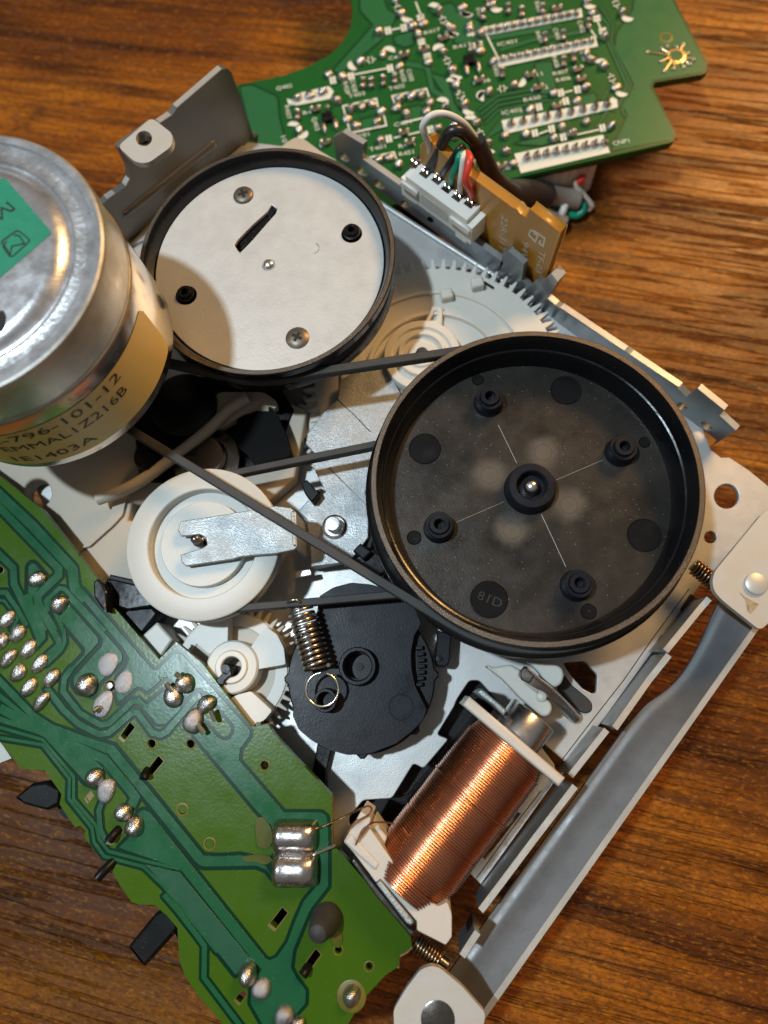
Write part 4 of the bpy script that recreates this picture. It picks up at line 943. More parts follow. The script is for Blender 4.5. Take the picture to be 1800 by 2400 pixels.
# main copper area round the pads at the right-hand edge and its run down to the coil terminals
VA = cV([(-509, -478), (-29, 102), (11, 182), (-14, 262), (-104, 362), (-124, 482), (-94, 612), (86, 457), (136, 462), (186, 507), (360, 360), (400, 375), (480, 480), (560, 560), (600, 540), (660, 470), (710, 465), (770, 520), (1030, 830), (1030, 900), (990, 960), (920, 975), (860, 930), (745, 800), (700, 890), (640, 930), (1250, 1659)])
VB = cC([(650, 510), (690, 655), (925, 655), (962, 700)]) + cW([(1290, 430), (1150, 600), (1080, 760), (1010, 950), (920, 1080), (860, 1110), (820, 1095), (0, 62)]) + cT([(1040, 845), (980, 818), (930, 850), (880, 960), (840, 1090), (740, 1190), (1340, 1398)]) + \
    cW([(90, 330), (700, 1100), (790, 1190), (700, 1290), (690, 1480), (790, 1659), (830, 1760), (1000, 1760), (1060, 1600), (1165, 1480), (1168, 1370), (1080, 1250), (1040, 1170), (1060, 1020), (1200, 680), (1362, 470), (1362, 0)]) + cC([(1012, 455), (978, 426), (730, 424)])
VC = cV([(1500, 1659), (1080, 1170), (1090, 1060), (1180, 940), (1190, 880), (530, 140), (490, 125), (440, 140), (285, 292), (246, 292), (-444, -498)])
copper(VA + VB + VC, halo=8)
# run along the right-hand edge, top left
tr(cS, [(-80, 330), (380, 760), (850, 1270), (880, 1500), (1010, 1640)], 120)
tr(cS, [(-80, 470), (400, 970), (690, 1270), (690, 1350), (440, 1590), (450, 1680), (640, 2010)], 92)
copper(cS([(335, 1250), (370, 1205), (410, 1210), (560, 1380), (430, 1530), (385, 1600), (385, 1660), (560, 2000), (500, 2000), (340, 1680), (330, 1500)]))
tr(cS, [(-60, 1050), (155, 1260), (165, 1450), (400, 1930), (460, 2080)], 84)
tr(cS, [(-60, 1550), (70, 1550), (200, 1740), (310, 1950)], 60)
tr(cS, [(-60, 1640), (50, 1650), (210, 1860), (130, 2000)], 34)
tr(cS, [(570, 1780), (540, 1650), (700, 1500), (760, 1510), (1240, 2010)], 52)
# lower-left dense group
tr(cU, [(480, 110), (620, 420), (630, 520), (590, 600), (440, 740)], 40)
tr(cU, [(350, 150), (380, 190), (570, 500), (575, 550), (420, 690)], 62)
tr(cU, [(240, 60), (400, 370), (410, 470), (330, 560)], 70)
copper(cU([(660, 140), (950, 470), (960, 520), (700, 800), (630, 840), (690, 770), (820, 640), (825, 580), (560, 270), (600, 250)]))
copper(cU([(700, 60), (1185, 620), (1188, 700), (960, 920), (900, 1040), (760, 1000), (715, 930), (715, 860), (990, 560), (1000, 480), (660, 100)]))
tr(cU, [(700, 770), (625, 870), (612, 1000), (780, 1210), (980, 1325), (1060, 1310), (1290, 1095), (1350, 1090), (1420, 1150), (1540, 1290), (1600, 1290), (1750, 1140)], 55)
copper(cV([(70, 575), (120, 600), (165, 645), (340, 500), (480, 440), (545, 560), (330, 790), (280, 800), (210, 740)]))
tr(cU, [(450, 960), (620, 1180), (760, 1310), (960, 1415), (1060, 1400), (1290, 1200), (1340, 1205), (1480, 1400), (1560, 1420), (1620, 1390), (1900, 1060), (1960, 1040)], 62)
tr(cU, [(-40, 860), (330, 1240), (500, 1350), (900, 1500), (1080, 1560)] , 70)
copper(cT([(-420, -320), (-100, -60), (640, 180), (700, 200), (1560, 1265), (1700, 1275)]) + cW([(600, 200), (700, 220), (830, 300), (900, 420), (830, 330), (740, 292), (290, 300), (250, 290)]) + cT([(1480, 1320), (640, 280), (-80, 0), (-420, -250)]))
tr(cT, [(-420, -170), (0, 60), (600, 330), (850, 630), (900, 700), (860, 790)], 92)
copper(cT([(-420, -90), (30, 60), (450, 270), (590, 420), (530, 600), (420, 560), (0, 100), (-420, -30)]))
tr(cT, [(-420, 20), (0, 140), (300, 500), (300, 720), (520, 980), (550, 1110), (640, 1225), (1000, 1320), (1340, 1400)], 34)
tr(cT, [(-420, 120), (0, 190), (260, 520), (255, 720), (480, 1000), (500, 1140), (600, 1275), (980, 1375), (1180, 1570), (1700, 2210)], 34)
tr(cT, [(580, 740), (545, 830), (560, 1010), (610, 1120)], 50, 'trace2')
copper(cW([(0, 325), (75, 345), (680, 1085), (720, 1120), (560, 1235), (0, 520)]) + cT([(1040, 1400), (980, 1350), (1340, 1430)]), 'trace2')
tr(cW, [(-60, 540), (60, 680), (230, 900), (292, 985), (288, 1260), (620, 1700)], 46)
copper(cC([(650, 760), (690, 690), (900, 690), (930, 760), (900, 880), (720, 890)]), 'trace', 10)
# ------------------------------------------------ solder joints
def blob_mesh(seed, irregular=.10, top=.82):
    rg_ = random.Random(seed); bm = bmesh.new(); seg, rows_ = 18, 6; rings = []
    ph = [rg_.uniform(0, 6.28) for _ in range(4)]
    for k in range(rows_):
        a = k / rows_ * math.pi / 2; ring = []
        for i in range(seg):
            t = 2 * math.pi * i / seg
            ir = 1 + irregular * (math.sin(2 * t + ph[0]) * .6 + math.sin(3 * t + ph[1]) * .4)
            rr_ = math.cos(a) ** top * ir
            ring.append(bm.verts.new((rr_ * math.cos(t), rr_ * math.sin(t), math.sin(a) * (1 + irregular * .8 * math.sin(t + ph[2])))))
        rings.append(ring)
    tp = bm.verts.new((0.1 * math.cos(ph[3]) * irregular * 4, .1 * math.sin(ph[3]) * irregular * 4, 1.0))
    for a, b in zip(rings[:-1], rings[1:]):
        for i in range(seg): bm.faces.new((a[i], a[(i + 1) % seg], b[(i + 1) % seg], b[i]))
    for i in range(seg): bm.faces.new((rings[-1][i], rings[-1][(i + 1) % seg], tp))
    me = bm_mesh(bm, 'solder'); return smooth(me, 80)
BL = [blob_mesh(i, .05 + .03 * (i % 4)) for i in range(8)]
BD = [blob_mesh(20 + i, .12) for i in range(4)]
for m_ in BL: m_.materials.append(M['solder'])
for m_ in BD: m_.materials.append(M['solderdull'])
def blob(c, a, b, rot, h, z, parent, dull=False, name='solder_joint'):
    """c centre px, a/b half axes px, rot degrees anticlockwise in the picture"""
    p = P(*c, z); k = (P(c[0] + 10, c[1], z) - p).length / 10; k2 = (P(c[0], c[1] - 10, z) - p).length / 10
    me = random.choice(BD if dull else BL)
    o = link(name, me, None, parent, loc=p, rot=(0, 0, R(rot)))
    o.scale = (a * k, b * (k + k2) / 2, h); return o
def lead(f, a, b, r=.035):
    A = P(*f(a), ZL + .14); B = P(*f(b), ZL + .10); tube('component_lead', [A, B], r, M['brightwire'], lb, 8, 1)
zs_ = ZL + .008
for (x, y, a, b, ro, h, du) in ((245, 850, 62, 50, 40, .10, 0), (390, 1015, 58, 58, 0, .12, 0), (700, 1400, 66, 74, 0, .035, 1), (570, 1535, 70, 76, 0, .17, 0), (805, 1520, 60, 74, 0, .035, 1), (670, 1660, 62, 88, -12, .05, 1), (1205, 1525, 64, 64, 0, .16, 0), (1125, 1610, 64, 74, 20, .12, 0), (1340, 1660, 66, 58, 40, .12, 0), (1255, 1770, 68, 80, 0, .12, 1)):
    blob(cA((x, y)), a * .36166, b * .36166, ro, h, zs_, lb, du)
for x, y in ((50, 1110), (118, 1200), (5, 1252), (190, 1302), (57, 1362), (262, 1396), (122, 1456), (338, 1490), (192, 1550), (272, 1640)):
    blob(cA((x, y)), 66 * .36166, 46 * .36166, 55, .085, zs_, lb)
for x, y, a, b, ro, du in ((620, 610, 62, 60, 0, 0), (690, 700, 60, 78, 0, 1), (805, 838, 62, 60, 0, 0), (876, 930, 56, 76, -10, 0)):
    blob(cB((x, y)), a * .36166, b * .36166, ro, .14 if not du else .07, zs_, lb, du)
for x, y, a, b, du, h in ((505, 1465, 62, 78, 0, .20), (590, 1568, 62, 72, 1, .10), (735, 1745, 66, 72, 1, .12), (830, 1790, 50, 40, 0, .1), (1170, 1610, 56, 70, 0, .16)):
    blob(cC((x, y)), a * .36166, b * .36166, 0, h, zs_, lb, du)
lathe('flux_ring', [(.0, .003), (.165, .003), (.175, .0)], M['resin'], lb, 28, tuple(P(*cC((1172, 1618)), ZL + .006)))
M['flux'] = mat('flux_stain', (.045, .075, .004), .22, var=(6, .25, (.10, .085, .008)))
for q in ([(545, 470), (600, 450), (650, 520), (665, 600), (640, 660), (560, 650)], [(460, 715), (540, 700), (640, 705), (665, 740), (610, 770), (560, 745), (480, 748)], [(1040, 1200), (1100, 1190), (1115, 1250), (1095, 1310), (1050, 1290)]):
    hplate('flux_stain', rnd(cC(q), 9), ZL + .0225, .003, M['flux'], lb, bev=0)
def barrel(c, a, b, h):
    p = P(*c, zs_); bm = bmesh.new(); nx, ny = 18, 12; g = []
    for i in range(nx + 1):
        u = -1 + 2 * i / nx; row = []
        for j in range(ny + 1):
            v = -1 + 2 * j / ny
            e = (1 - abs(u) ** 6) ; f_ = math.sqrt(max(0, 1 - v * v)); sx_ = math.copysign(abs(u) ** .8, u)
            row.append(bm.verts.new((sx_ * a, v * b * (1 - .12 * abs(u) ** 4), h * (max(e, 0) ** .5) * f_ ** .8 * (1 + .03 * math.sin(7 * u)))))
        g.append(row)
    for i in range(nx):
        for j in range(ny): bm.faces.new((g[i][j], g[i + 1][j], g[i + 1][j + 1], g[i][j + 1]))
    me = bm_mesh(bm); link('coil_terminal_solder', smooth(me, 80), M['solder'], lb, loc=p)
barrel(cC((808, 570)), .285, .19, .24); barrel(cC((810, 788)), .292, .215, .26)
lead(cA, (1140, 1460), (1170, 1490)); lead(cA, (1075, 1525), (1115, 1575)); lead(cA, (1365, 1700), (1395, 1770)); lead(cA, (1275, 1790), (1325, 1850)); lead(cA, (605, 1705), (640, 1680))
p = P(*cU((1075, 945)), ZL); lathe('pin', [(.06, -.1), (.06, .03), (.045, .05), (0, .055)], M['dsteel'], lb, 20, tuple(p))
A = P(*cW((1390, 790)), ZL - .05); B = P(*cW((1330, 890)), ZL + .62); 
tp = (P(*cW((1300, 890)), ZL + .5) - P(*cW((1360, 745)), ZL)).normalized()
lathe('guide_post', [(.19, -.1), (.185, .10), (.165, .2), (.14, .30), (.125, .38), (.10, .43), (.05, .455), (0, .46)], M['rubber'], lb, 36, tuple(P(*cW((1350, 745)), ZL)), Vector((-.12, -.1, 1)))
for f, a, b in ((cT, (1020, 440), (985, 520)), (cT, (740, 1010), (640, 1130)), (cT, (690, 1320), (530, 1490)), (cW, (1190, 1160), (1140, 1240))):
    A = P(*f(a), ZL - .02); B = P(*f(b), ZL + .10)
    tube('switch_pin', [A, (A + B) / 2 + Vector((0, 0, .03)), B], .06, M['black'], lb, 10, 3)
# board clip by the idler
cl = thing('board_clip', P(250, 1380, ZP), 'black plastic clip gripping the edge of the lower-left board beside the idler', 'clip')
hplate('arm', cU([(1030, -100), (1290, -90), (1500, 50), (1480, 170), (1240, 210), (1060, 150)]), 2.62, .5, M['blackgloss'], cl, bev=.03)
hplate('rail', cS([(1290, 1335), (1580, 1400), (1650, 1440), (1580, 1470), (1280, 1400)]), 2.70, .2, M['cam'], cl, bev=.02)
hplate('jaw', rnd(cS([(1095, 1430), (1150, 1380), (1190, 1430), (1265, 1540), (1255, 1790), (1180, 1720), (1100, 1600)]), 3), 2.88, .4, M['blackgloss'], cl, bev=.03)
hplate('toe', cU([(1180, 250), (1250, 190), (1480, 180), (1530, 240), (1390, 420), (1350, 430)]), 2.52, .4, M['cam'], cl, bev=.03)
for pts, lab in (([(90, 745), (200, 655), (300, 640), (395, 690), (385, 790), (300, 830), (150, 790)], 'black plastic switch end sticking out beside the left edge of the lower-left board'), ([(825, 1715), (1000, 1500), (1060, 1460), (1150, 1560), (1150, 1600), (930, 1848)], 'flat black plastic lever tip poking out from under the lower-left board')):
    t_ = thing('switch_lever', P(*cB(pts[0]), 0), lab, 'switch')
    hplate('tip', rnd(cB(pts), 4), 2.35, .35, M['black'], t_, bev=.04)
    q = P(*cB(pts[4]), 2.2); link('stem', lathe_mesh([(0, 0), (.2, 0), (.2, 2.1), (0, 2.1)], 16, (q.x + .12, q.y, 0)), M['black'], t_)
wt_ = thing('tab', P(10, 1760, 0), 'thin white plastic tab at the far left edge of the picture', 'tab')
hplate('tab', cB([(-120, 300), (0, 380), (75, 490), (0, 520), (-150, 560)]), 2.45, .1, M['white'], wt_, bev=.02)
q = P(-30, 1745, 2.4); link('stem', lathe_mesh([(0, 0), (.15, 0), (.15, 2.38), (0, 2.38)], 16, (q.x, q.y, 0)), M['white'], wt_)
# ================================================================== upper circuit board
ZT = 1.25
ub = thing('circuit_board', P(1150, 200, 0), 'green circuit board at the top, crowded with small solder joints and white print', 'circuit board')
uo = [(790, -160), (814, -30), (822, 0), (826, 28), (820, 66), (803, 98), (774, 127), (719, 157), (665, 176), (559, 198), (470, 225), (500, 420), (560, 480), (700, 531), (1195, 419), (1571, 335), (1581, 326), (1584, 310), (1531, 203), (1536, 192), (1649, 173), (1659, 165), (1656, 146), (1614, 78), (1571, -30), (1500, -200)]
star = cN((1362, 335))
hplate('substrate', uo, ZT, .16, M['tpcb'], ub, [ell(*star, 18, 13), ell(*cN((1302, 224)), 13, 9)], .012)
link('cut_edge', sweep_mesh([P(*q, ZT - .085) for q in ((700, 531.5), (1195, 419.5), (1571, 335.5))], rsect(.012, .06, .004), up=(0, 0, 1)), M['tedge'], ub)
_t2 = [0]
def tcop(poly, m='ttrace', halo=5, rr=4):
    i = _t2[0]; _t2[0] += 1; poly = rnd(poly, rr, 2)
    if halo: hplate('resist_border', grow(poly, halo), ZT + .0022 + i * .00006, .002, M['ttdark'], ub, bev=0)
    hplate('copper_trace', poly, ZT + .009 + i * .00025, .008, M[m], ub, bev=.003)
def ttr(f, pts, wd, halo=3): tcop(stroke(f(pts), wd * f.s), 'ttrace', halo, 2)
tcop(cN([(1120, -60), (1110, 60), (1010, 200), (1000, 290), (1115, 510), (1050, 640), (1075, 690), (980, 900), (1340, 835), (1350, 800), (1205, 515), (1230, 480), (1530, 430), (1540, 380), (1310, -60)]))
tcop(cL([(160, 520), (230, 510), (380, 580), (390, 700), (440, 880), (250, 890)]))
tcop(cL([(880, 60), (960, 150), (720, 420), (760, 440), (1010, 230), (1100, 90), (1040, 60), (1000, -60), (880, -60)]))
ttr(cL, [(1150, 380), (1280, 400), (1310, 540), (1420, 600)], 30)
tcop(cL([(1080, 220), (1180, 190), (1200, 260), (1150, 280), (1090, 260)])); tcop(cL([(880, 720), (990, 690), (1000, 760), (900, 790)])); tcop(cL([(1120, 660), (1240, 630), (1260, 700), (1150, 730)]))
for k in range(4): ttr(cN, [(180 + 14 * k, 660 + 26 * k), (300, 570 + 30 * k), (600, 520 + 26 * k)], 12)
for k in range(4): ttr(cN, [(230 + 22 * k, 830 - 14 * k), (330 + 14 * k, 700 + 4 * k), (520, 640 + 10 * k)], 10)
ttr(cN, [(880, 60), (960, 150), (950, 240), (1070, 510), (1020, 640)], 16); ttr(cN, [(910, 40), (985, 150), (975, 250), (1092, 510), (1040, 660), (1060, 700)], 12)
ttr(cN, [(240, 230), (470, 190), (620, 160)], 30); ttr(cN, [(310, 300), (500, 240), (800, 190)], 24)
tcop(cN([(520, 380), (620, 370), (650, 560), (560, 560)])); tcop(cN([(700, 600), (880, 560), (900, 640), (760, 680)])); tcop(cN([(400, 860), (560, 870), (800, 800), (700, 780), (520, 830)]))
ttr(cN, [(870, 330), (1000, 480), (920, 600)], 14); ttr(cN, [(880, 780), (960, 650), (1000, 660)], 14)
tcop(cL([(1290, 60), (1420, 20), (1500, 100), (1600, 130), (1580, 250), (1450, 260), (1400, 130)])); tcop(cL([(1300, 440), (1400, 470), (1440, 620), (1500, 700), (1440, 720), (1380, 560)]))
# silkscreen
hz = HP(ZT); zk = ZT + .026
def silk(poly): hplate('silkscreen_block', poly, zk, .003, M['silk'], ub, bev=0)
def sline(f, pts, wd=9): silk(stroke(f(pts), wd * f.s))
silk(cN([(210, 160), (797, 50), (806, 102), (224, 212)])); silk(cN([(286, 345), (882, 220), (897, 277), (304, 402)]))
silk(cN([(320, 720), (955, 602), (985, 580), (1012, 596), (1016, 642), (340, 802)])); silk(cN([(396, 920), (926, 806), (970, 912), (436, 1036)]))
sline(cN, [(232, 212), (298, 344)]); sline(cN, [(845, 165), (886, 224)])
sline(cL, [(985, 640), (975, 590), (775, 635), (820, 795), (1035, 750), (1020, 690)], 10); sline(cL, [(1290, 580), (1275, 530), (1070, 575), (1090, 640)], 10); sline(cL, [(1130, 735), (1300, 695)], 10); sline(cL, [(920, 945), (1080, 910), (1095, 950)], 10)
sline(cL, [(845, 445), (1040, 408)], 9); sline(cL, [(1065, 178), (1130, 165)], 9); sline(cL, [(1210, 10), (1245, 100)], 9); sline(cL, [(1080, 825), (1250, 785)], 9); sline(cL, [(1555, 215), (1590, 290)], 9)
sline(cN, [(690, 555), (745, 540)], 9); sline(cN, [(545, 800), (600, 780)], 9); sline(cN, [(770, 805), (905, 775)], 9); sline(cN, [(895, 130), (915, 175)], 9); sline(cN, [(150, 210), (175, 270)], 9)
silk(cL([(440, 590), (480, 600), (500, 560), (690, 515), (720, 545), (700, 590), (500, 630), (450, 625)]))
def pad2(f, c, ang): # white bracket pads beside jumper joints
    x, y = c; d = 22
    for k in (-1, 1):
        q = [(x + k * 10 - 8, y - d), (x + k * 10 + 8, y - d), (x + k * 10 + 8, y + d), (x + k * 10 - 8, y + d)]
        a = R(ang); silk(f([(x + (px_ - x) * math.cos(a) - (py_ - y) * math.sin(a), y + (px_ - x) * math.sin(a) + (py_ - y) * math.cos(a)) for px_, py_ in q]))
for c in ((1045, 183), (1140, 165), (825, 455), (1058, 408), (1050, 830), (1300, 775), (715, 480)): pad2(cL, c, -12)
for c in ((1240, 105), (1575, 270), (1245, 250), (1280, 335)): pad2(cL, c, 78)
for c in ((675, 555), (775, 535), (545, 640), (705, 605), (520, 795), (620, 770), (690, 820), (925, 765)): pad2(cN, c, -12)
for c in ((185, 265), (135, 195), (890, 110), (925, 185)): pad2(cN, c, 78)
def halfmoon(f, c, ang, r=38):
    pts = [(c[0] + r * math.cos(R(a + ang)), c[1] + r * .8 * math.sin(R(a + ang))) for a in range(0, 181, 20)]
    silk(f(pts))
for c, a in (((840, 390), 60), ((1050, 305), 200), ((1160, 105), 20), ((1320, 45), 200), ((1520, 75), 20), ((1435, 190), 20), ((1350, 290), 150), ((1455, 450), 20), ((1430, 490), 190), ((1530, 660), 30), ((1610, 570), 120), ((1540, 715), 190), ((1370, 610), 200), ((530, 800), -40), ((480, 755), 190)): halfmoon(cL, c, a)
for c, a in (((110, 70), 20), ((290, 45), 10), ((850, 25), 20), ((1075, 100), 20), ((215, 575), 90), ((430, 490), -60), ((915, 380), 190), ((1040, 550), 20), ((250, 890), 30), ((20, 195), 20)): halfmoon(cN, c, a)
def utext(s, f, a, b, h=.095): text('silkscreen_text', s, hz, f(a), f(b), h, M['silk'], ub, .027)
utext('IC401', cN, (300, 285), (412, 262)); utext('IC402', cN, (325, 695), (445, 672)); utext('CNP1', cN, (988, 878), (1085, 858)); utext('R407', cN, (630, 460), (720, 442)); utext('R406', cN, (650, 500), (735, 482))
utext('R411', cN, (470, 478), (565, 458)); utext('R412', cN, (500, 556), (600, 536)); utext('R430', cN, (455, 618), (555, 598)); utext('R413', cN, (35, 302), (140, 280)); utext('R436', cN, (155, 515), (255, 494)); utext('R440', cN, (300, 1035), (375, 1018))
utext('Q402', cL, (380, 548), (475, 528)); utext('T403', cL, (812, 596), (910, 574)); utext('T402', cL, (1052, 550), (1148, 528)); utext('T401', cL, (938, 914), (1034, 890)); utext('R431', cL, (1112, 894), (1208, 874)); utext('R436', cL, (540, 695), (638, 675)); utext('R47', cL, (640, 890), (700, 876)); utext('101', cL, (880, 830), (935, 818)); utext('R417', cL, (1265, 216), (1360, 192)); utext('C440', cL, (1050, 368), (1150, 350)); utext('C451', cL, (1085, 766), (1185, 744)); utext('R451', cL, (1115, 942), (1200, 925))
for s_, f, a, b in (('R437', cL, (428, 640), (442, 720)), ('Q403', cL, (590, 712), (612, 790)), ('R428', cL, (775, 500), (795, 570)), ('C428', cL, (818, 490), (838, 560)), ('R430', cL, (1110, 430), (1130, 500)), ('C430', cL, (1155, 425), (1175, 495)), ('R409', cN, (520, 200), (545, 265)), ('C408', cN, (625, 180), (648, 245)), ('C402', cN, (770, 135), (795, 205)), ('R408', cN, (618, 345), (640, 412)), ('C407', cN, (785, 315), (805, 378)), ('R435', cN, (262, 395), (285, 465)), ('10', cL, (405, 825), (418, 862)), ('R404', cN, (515, 20), (532, 82)), ('R410', cN, (165, 60), (185, 122))): utext(s_, f, a, b)
for f, c, a in ((cL, (940, 358), 0), (cL, (1105, 50), 80), (cL, (1375, 120), 80), (cL, (1400, 365), 80), (cL, (1475, 570), 80), (cN, (325, 530), 0), (cN, (980, 468), 80), (cN, (1005, 20), 80), (cN, (195, 800), 80), (cN, (80, 570), 80)):
    for k in (-1, 1):
        q = [(c[0] + k * 9, c[1] - 20), (c[0] + k * 15, c[1]), (c[0] + k * 9, c[1] + 20)]; l2 = [(c[0] + k * 10, c[1]), (c[0] + k * 32, c[1])]
        for s_ in (q, l2):
            aa = R(a - 10); sline(f, [(c[0] + (x - c[0]) * math.cos(aa) - (y - c[1]) * math.sin(aa), c[1] + (x - c[0]) * math.sin(aa) + (y - c[1]) * math.cos(aa)) for x, y in s_], 7)
# solder joints of the upper board
zu = ZT + .02
def row(f, a, b, n_, r, h=.10):
    for i in range(n_):
        t = i / (n_ - 1); blob(f((a[0] + (b[0] - a[0]) * t, a[1] + (b[1] - a[1]) * t)), r * .3918, r * .40, 0, h, zu + .006, ub)
        A = P(*f((a[0] + (b[0] - a[0]) * t, a[1] + (b[1] - a[1]) * t)), zu + .05)
        if r > 21: link('pin', sweep_mesh([A, A + Vector((.01, .03, .12))], circ(0, 0, .022, 6)), M['dsteel'], ub)
row(cN, (250, 185), (765, 85), 12, 20); row(cN, (326, 360), (855, 250), 12, 20); row(cN, (377, 747), (950, 630), 9, 24); row(cN, (472, 948), (935, 860), 9, 25)
LJ = [(990, 195), (1190, 158), (1255, 145), (1125, 85), (1350, 70), (1485, 50), (1410, 170), (1530, 165), (1600, 200), (1225, 215), (1285, 375), (1375, 315), (1015, 330), (880, 372), (1115, 398), (775, 465), (690, 445), (505, 590), (580, 575), (655, 555), (740, 605), (825, 655), (890, 640), (950, 625), (800, 715), (1005, 670), (855, 755), (980, 735), (1115, 600), (1185, 580), (1245, 570), (1095, 650), (1295, 615), (1155, 690), (1275, 670), (1385, 645), (515, 785), (1430, 425), (1455, 515), (1505, 630), (1570, 740), (1640, 860), (1000, 845), (1345, 770), (1440, 760), (1440, 820), (1055, 945), (990, 960), (1110, 990), (1565, 975), (1595, 300), (1090, 0)]
NJ = [(90, 50), (265, 30), (830, 10), (1040, 80), (860, 80), (935, 225), (195, 195), (130, 180), (190, 310), (20, 175), (20, 425), (45, 515), (100, 630), (170, 740), (225, 860), (270, 375), (395, 515), (245, 555), (630, 560), (825, 525), (770, 605), (490, 660), (340, 815), (465, 805), (630, 830), (680, 765), (740, 800), (825, 730), (975, 760), (345, 910), (390, 985), (825, 325), (850, 365), (930, 400), (1005, 525)]
rr = random.Random(5)
for f, L_ in ((cL, LJ), (cN, NJ)):
    for c in L_: blob(f(c), rr.uniform(25, 34) * .3918, rr.uniform(23, 29) * .3918, rr.uniform(-40, 40), rr.uniform(.07, .12), zu, ub)
# chip parts: a tiny body with two solder fillets
CH = [(cL, (1375, 225), 0), (cL, (1260, 295), 0), (cL, (1140, 325), 0), (cL, (895, 500), 80), (cL, (945, 500), 80), (cL, (1015, 488), 80), (cL, (1085, 475), 80), (cL, (505, 690), 80), (cL, (610, 650), 0), (cL, (1140, 790), 0), (cL, (1175, 848), 0), (cL, (670, 850), 0), (cL, (1610, 90), 80), (cL, (1640, 20), 80), (cN, (210, 95), 80), (cN, (360, 55), 80), (cN, (440, 75), 80), (cN, (565, 58), 80), (cN, (650, 48), 0), (cN, (840, 148), 80), (cN, (325, 440), 80), (cN, (185, 475), 0), (cN, (490, 445), 0), (cN, (540, 520), 0), (cN, (650, 630), 0), (cN, (580, 230), 80), (cN, (690, 215), 80), (cN, (690, 375), 80), (cN, (752, 345), 80), (cN, (775, 412), 0), (cN, (795, 470), 0), (cN, (320, 990), 0)]
CHB = None
for f, c, a in CH:
    cp = link('chip_body', plate_mesh([(-.07, -.045), (.07, -.045), (.07, .045), (-.07, .045)], .06, .008, (), Matrix.Identity(4)), M['screw'], ub, loc=P(*f(c), zu + .06), rot=(0, 0, R(a + 10)))
    for k in (-1, 1):
        dx, dy = k * 22 * math.cos(R(a + 10)), -k * 22 * math.sin(R(a + 10))
        blob(f((c[0] + dx, c[1] + dy)), 15 * .3918, 19 * .3918, a, .075, zu, ub)
for f, c in ((cL, (680, 692)), (cN, (128, 348)), (cL, (1530, 345))) [:2]:
    hplate('transistor_body', f([(c[0] - 38, c[1] - 18), (c[0] + 30, c[1] - 32), (c[0] + 38, c[1] + 14), (c[0] - 30, c[1] + 28)]), zu + .10, .10, M['black'], ub, bev=.015)
    for dx, dy in ((-18, 72), (52, 55)): blob(f((c[0] + dx, c[1] + dy)), 17 * .3918, 42 * .3918, 12, .08, zu, ub)
    blob(f((c[0] + 5, c[1] - 45)), 16 * .3918, 16 * .3918, 0, .07, zu, ub)
# star-shaped tinned pad round the mounting hole
k = .0068
lathe('star_pad', [(.12, .0), (.122, .014), (.17, .016), (.20, .006)], M['gold'], ub, 32, tuple(P(*star, ZT + .008)))
for a, r1 in ((172, 170), (205, 100), (238, 130), (262, 95), (300, 95), (325, 105), (345, 110), (12, 80), (60, 90), (85, 60), (128, 85), (150, 100)):
    c0 = (star[0] + 20 * math.cos(R(a)), star[1] - 15 * math.sin(R(a))); c1_ = (star[0] + r1 * .39 * math.cos(R(a)), star[1] - r1 * .33 * math.sin(R(a)))
    tube('star_ray', [P(*c0, ZT + .012), P(*c1_, ZT + .012)], .022, M['gold'], ub, 8, 1); blob(c1_, 5, 4, 0, .035, ZT + .01, ub)
lathe('hole_rim', [(.085, -.1), (.09, .004), (.11, .006), (.13, .002)], M['resin'], ub, 24, tuple(P(*cN((1302, 224)), ZT + .008)))
# white socket hanging below the front edge
e0 = P(*cN((360, 1083)), ZT - .17); e1 = P(*cN((905, 960)), ZT - .17)
pl = Plane(e0, e1 - e0, (0, 0, 1)); pl = pl.off(-.06); L = (e1 - e0).length
cs = thing('socket', (e0.x, e0.y, 0), 'ribbed white connector socket hanging under the front edge of the upper board', 'socket')
plate('housing', pl, [(0, 0), (L, 0), (L, -.62), (0, -.62)], .5, M['conn'], cs, (), .02, px=False)
for i in range(10):
    u = L * (i + .5) / 10; plate('rib', pl.off(.05), [(u - .08, -.05), (u + .08, -.05), (u + .08, -.78), (u, -.86), (u - .08, -.74)], .06, M['conn'], cs, (), .01, px=False)
# components under the upper board that hold it up
for q in ((900, 120), (1400, 150), (1350, 300), (1000, 330)):
    c = P(*q, ZT); lathe('capacitor', [(0, 0), (.38, 0), (.4, .03), (.4, ZT - .17), (0, ZT - .17)], M['black'], ub, 32, (c.x, c.y, 0))
# ================================================================== brown board with its connector
du = wallA.u
ob_ = P(*cK((1230, 1085)), 2.40); pbr = Plane(ob_, du, (0, 0, 1))
bb_ = thing('connector_board', (ob_.x, ob_.y, 0), 'brown phenolic board standing on edge behind the chassis wall', 'circuit board')
oo = [pbr.uv(*cK(q)) for q in ((560, 335), (600, 300), (740, 440), (1075, 685), (1090, 690), (1110, 718), (1145, 735), (1165, 690), (1330, 818), (1325, 840), (1240, 1090), (1130, 1040))]
ul = oo[0][0]
plate('board', pbr, [(ul, -.25)] + oo[:-1] + [(oo[-2][0], -.35), (ul, -.35)], .16, M['brown'], bb_, (), .015, px=False)
plate('clip', pbr.off(.02), [pbr.uv(*cK(q)) for q in ((1240, 1080), (1290, 1040), (1325, 1085), (1260, 1190), (1190, 1110))], .2, M['plated'], bb_, (), .02, px=False)
def btext(s, a, b, h): text('printed_code', s, pbr, cY(a), cY(b), h, M['silkfaint'], bb_, .004)
btext('22R-31T', (655, 550), (630, 915), .125); btext('94V0', (880, 815), (850, 1050), .12); btext('TF-03', (1050, 915), (1010, 1140), .12)
def bst(pts, wd=9): plate('printed_logo', pbr.off(.005), [pbr.uv(*q) for q in stroke(cY(pts), wd * cY.s)], .002, M['silkfaint'], bb_, (), 0, px=False)
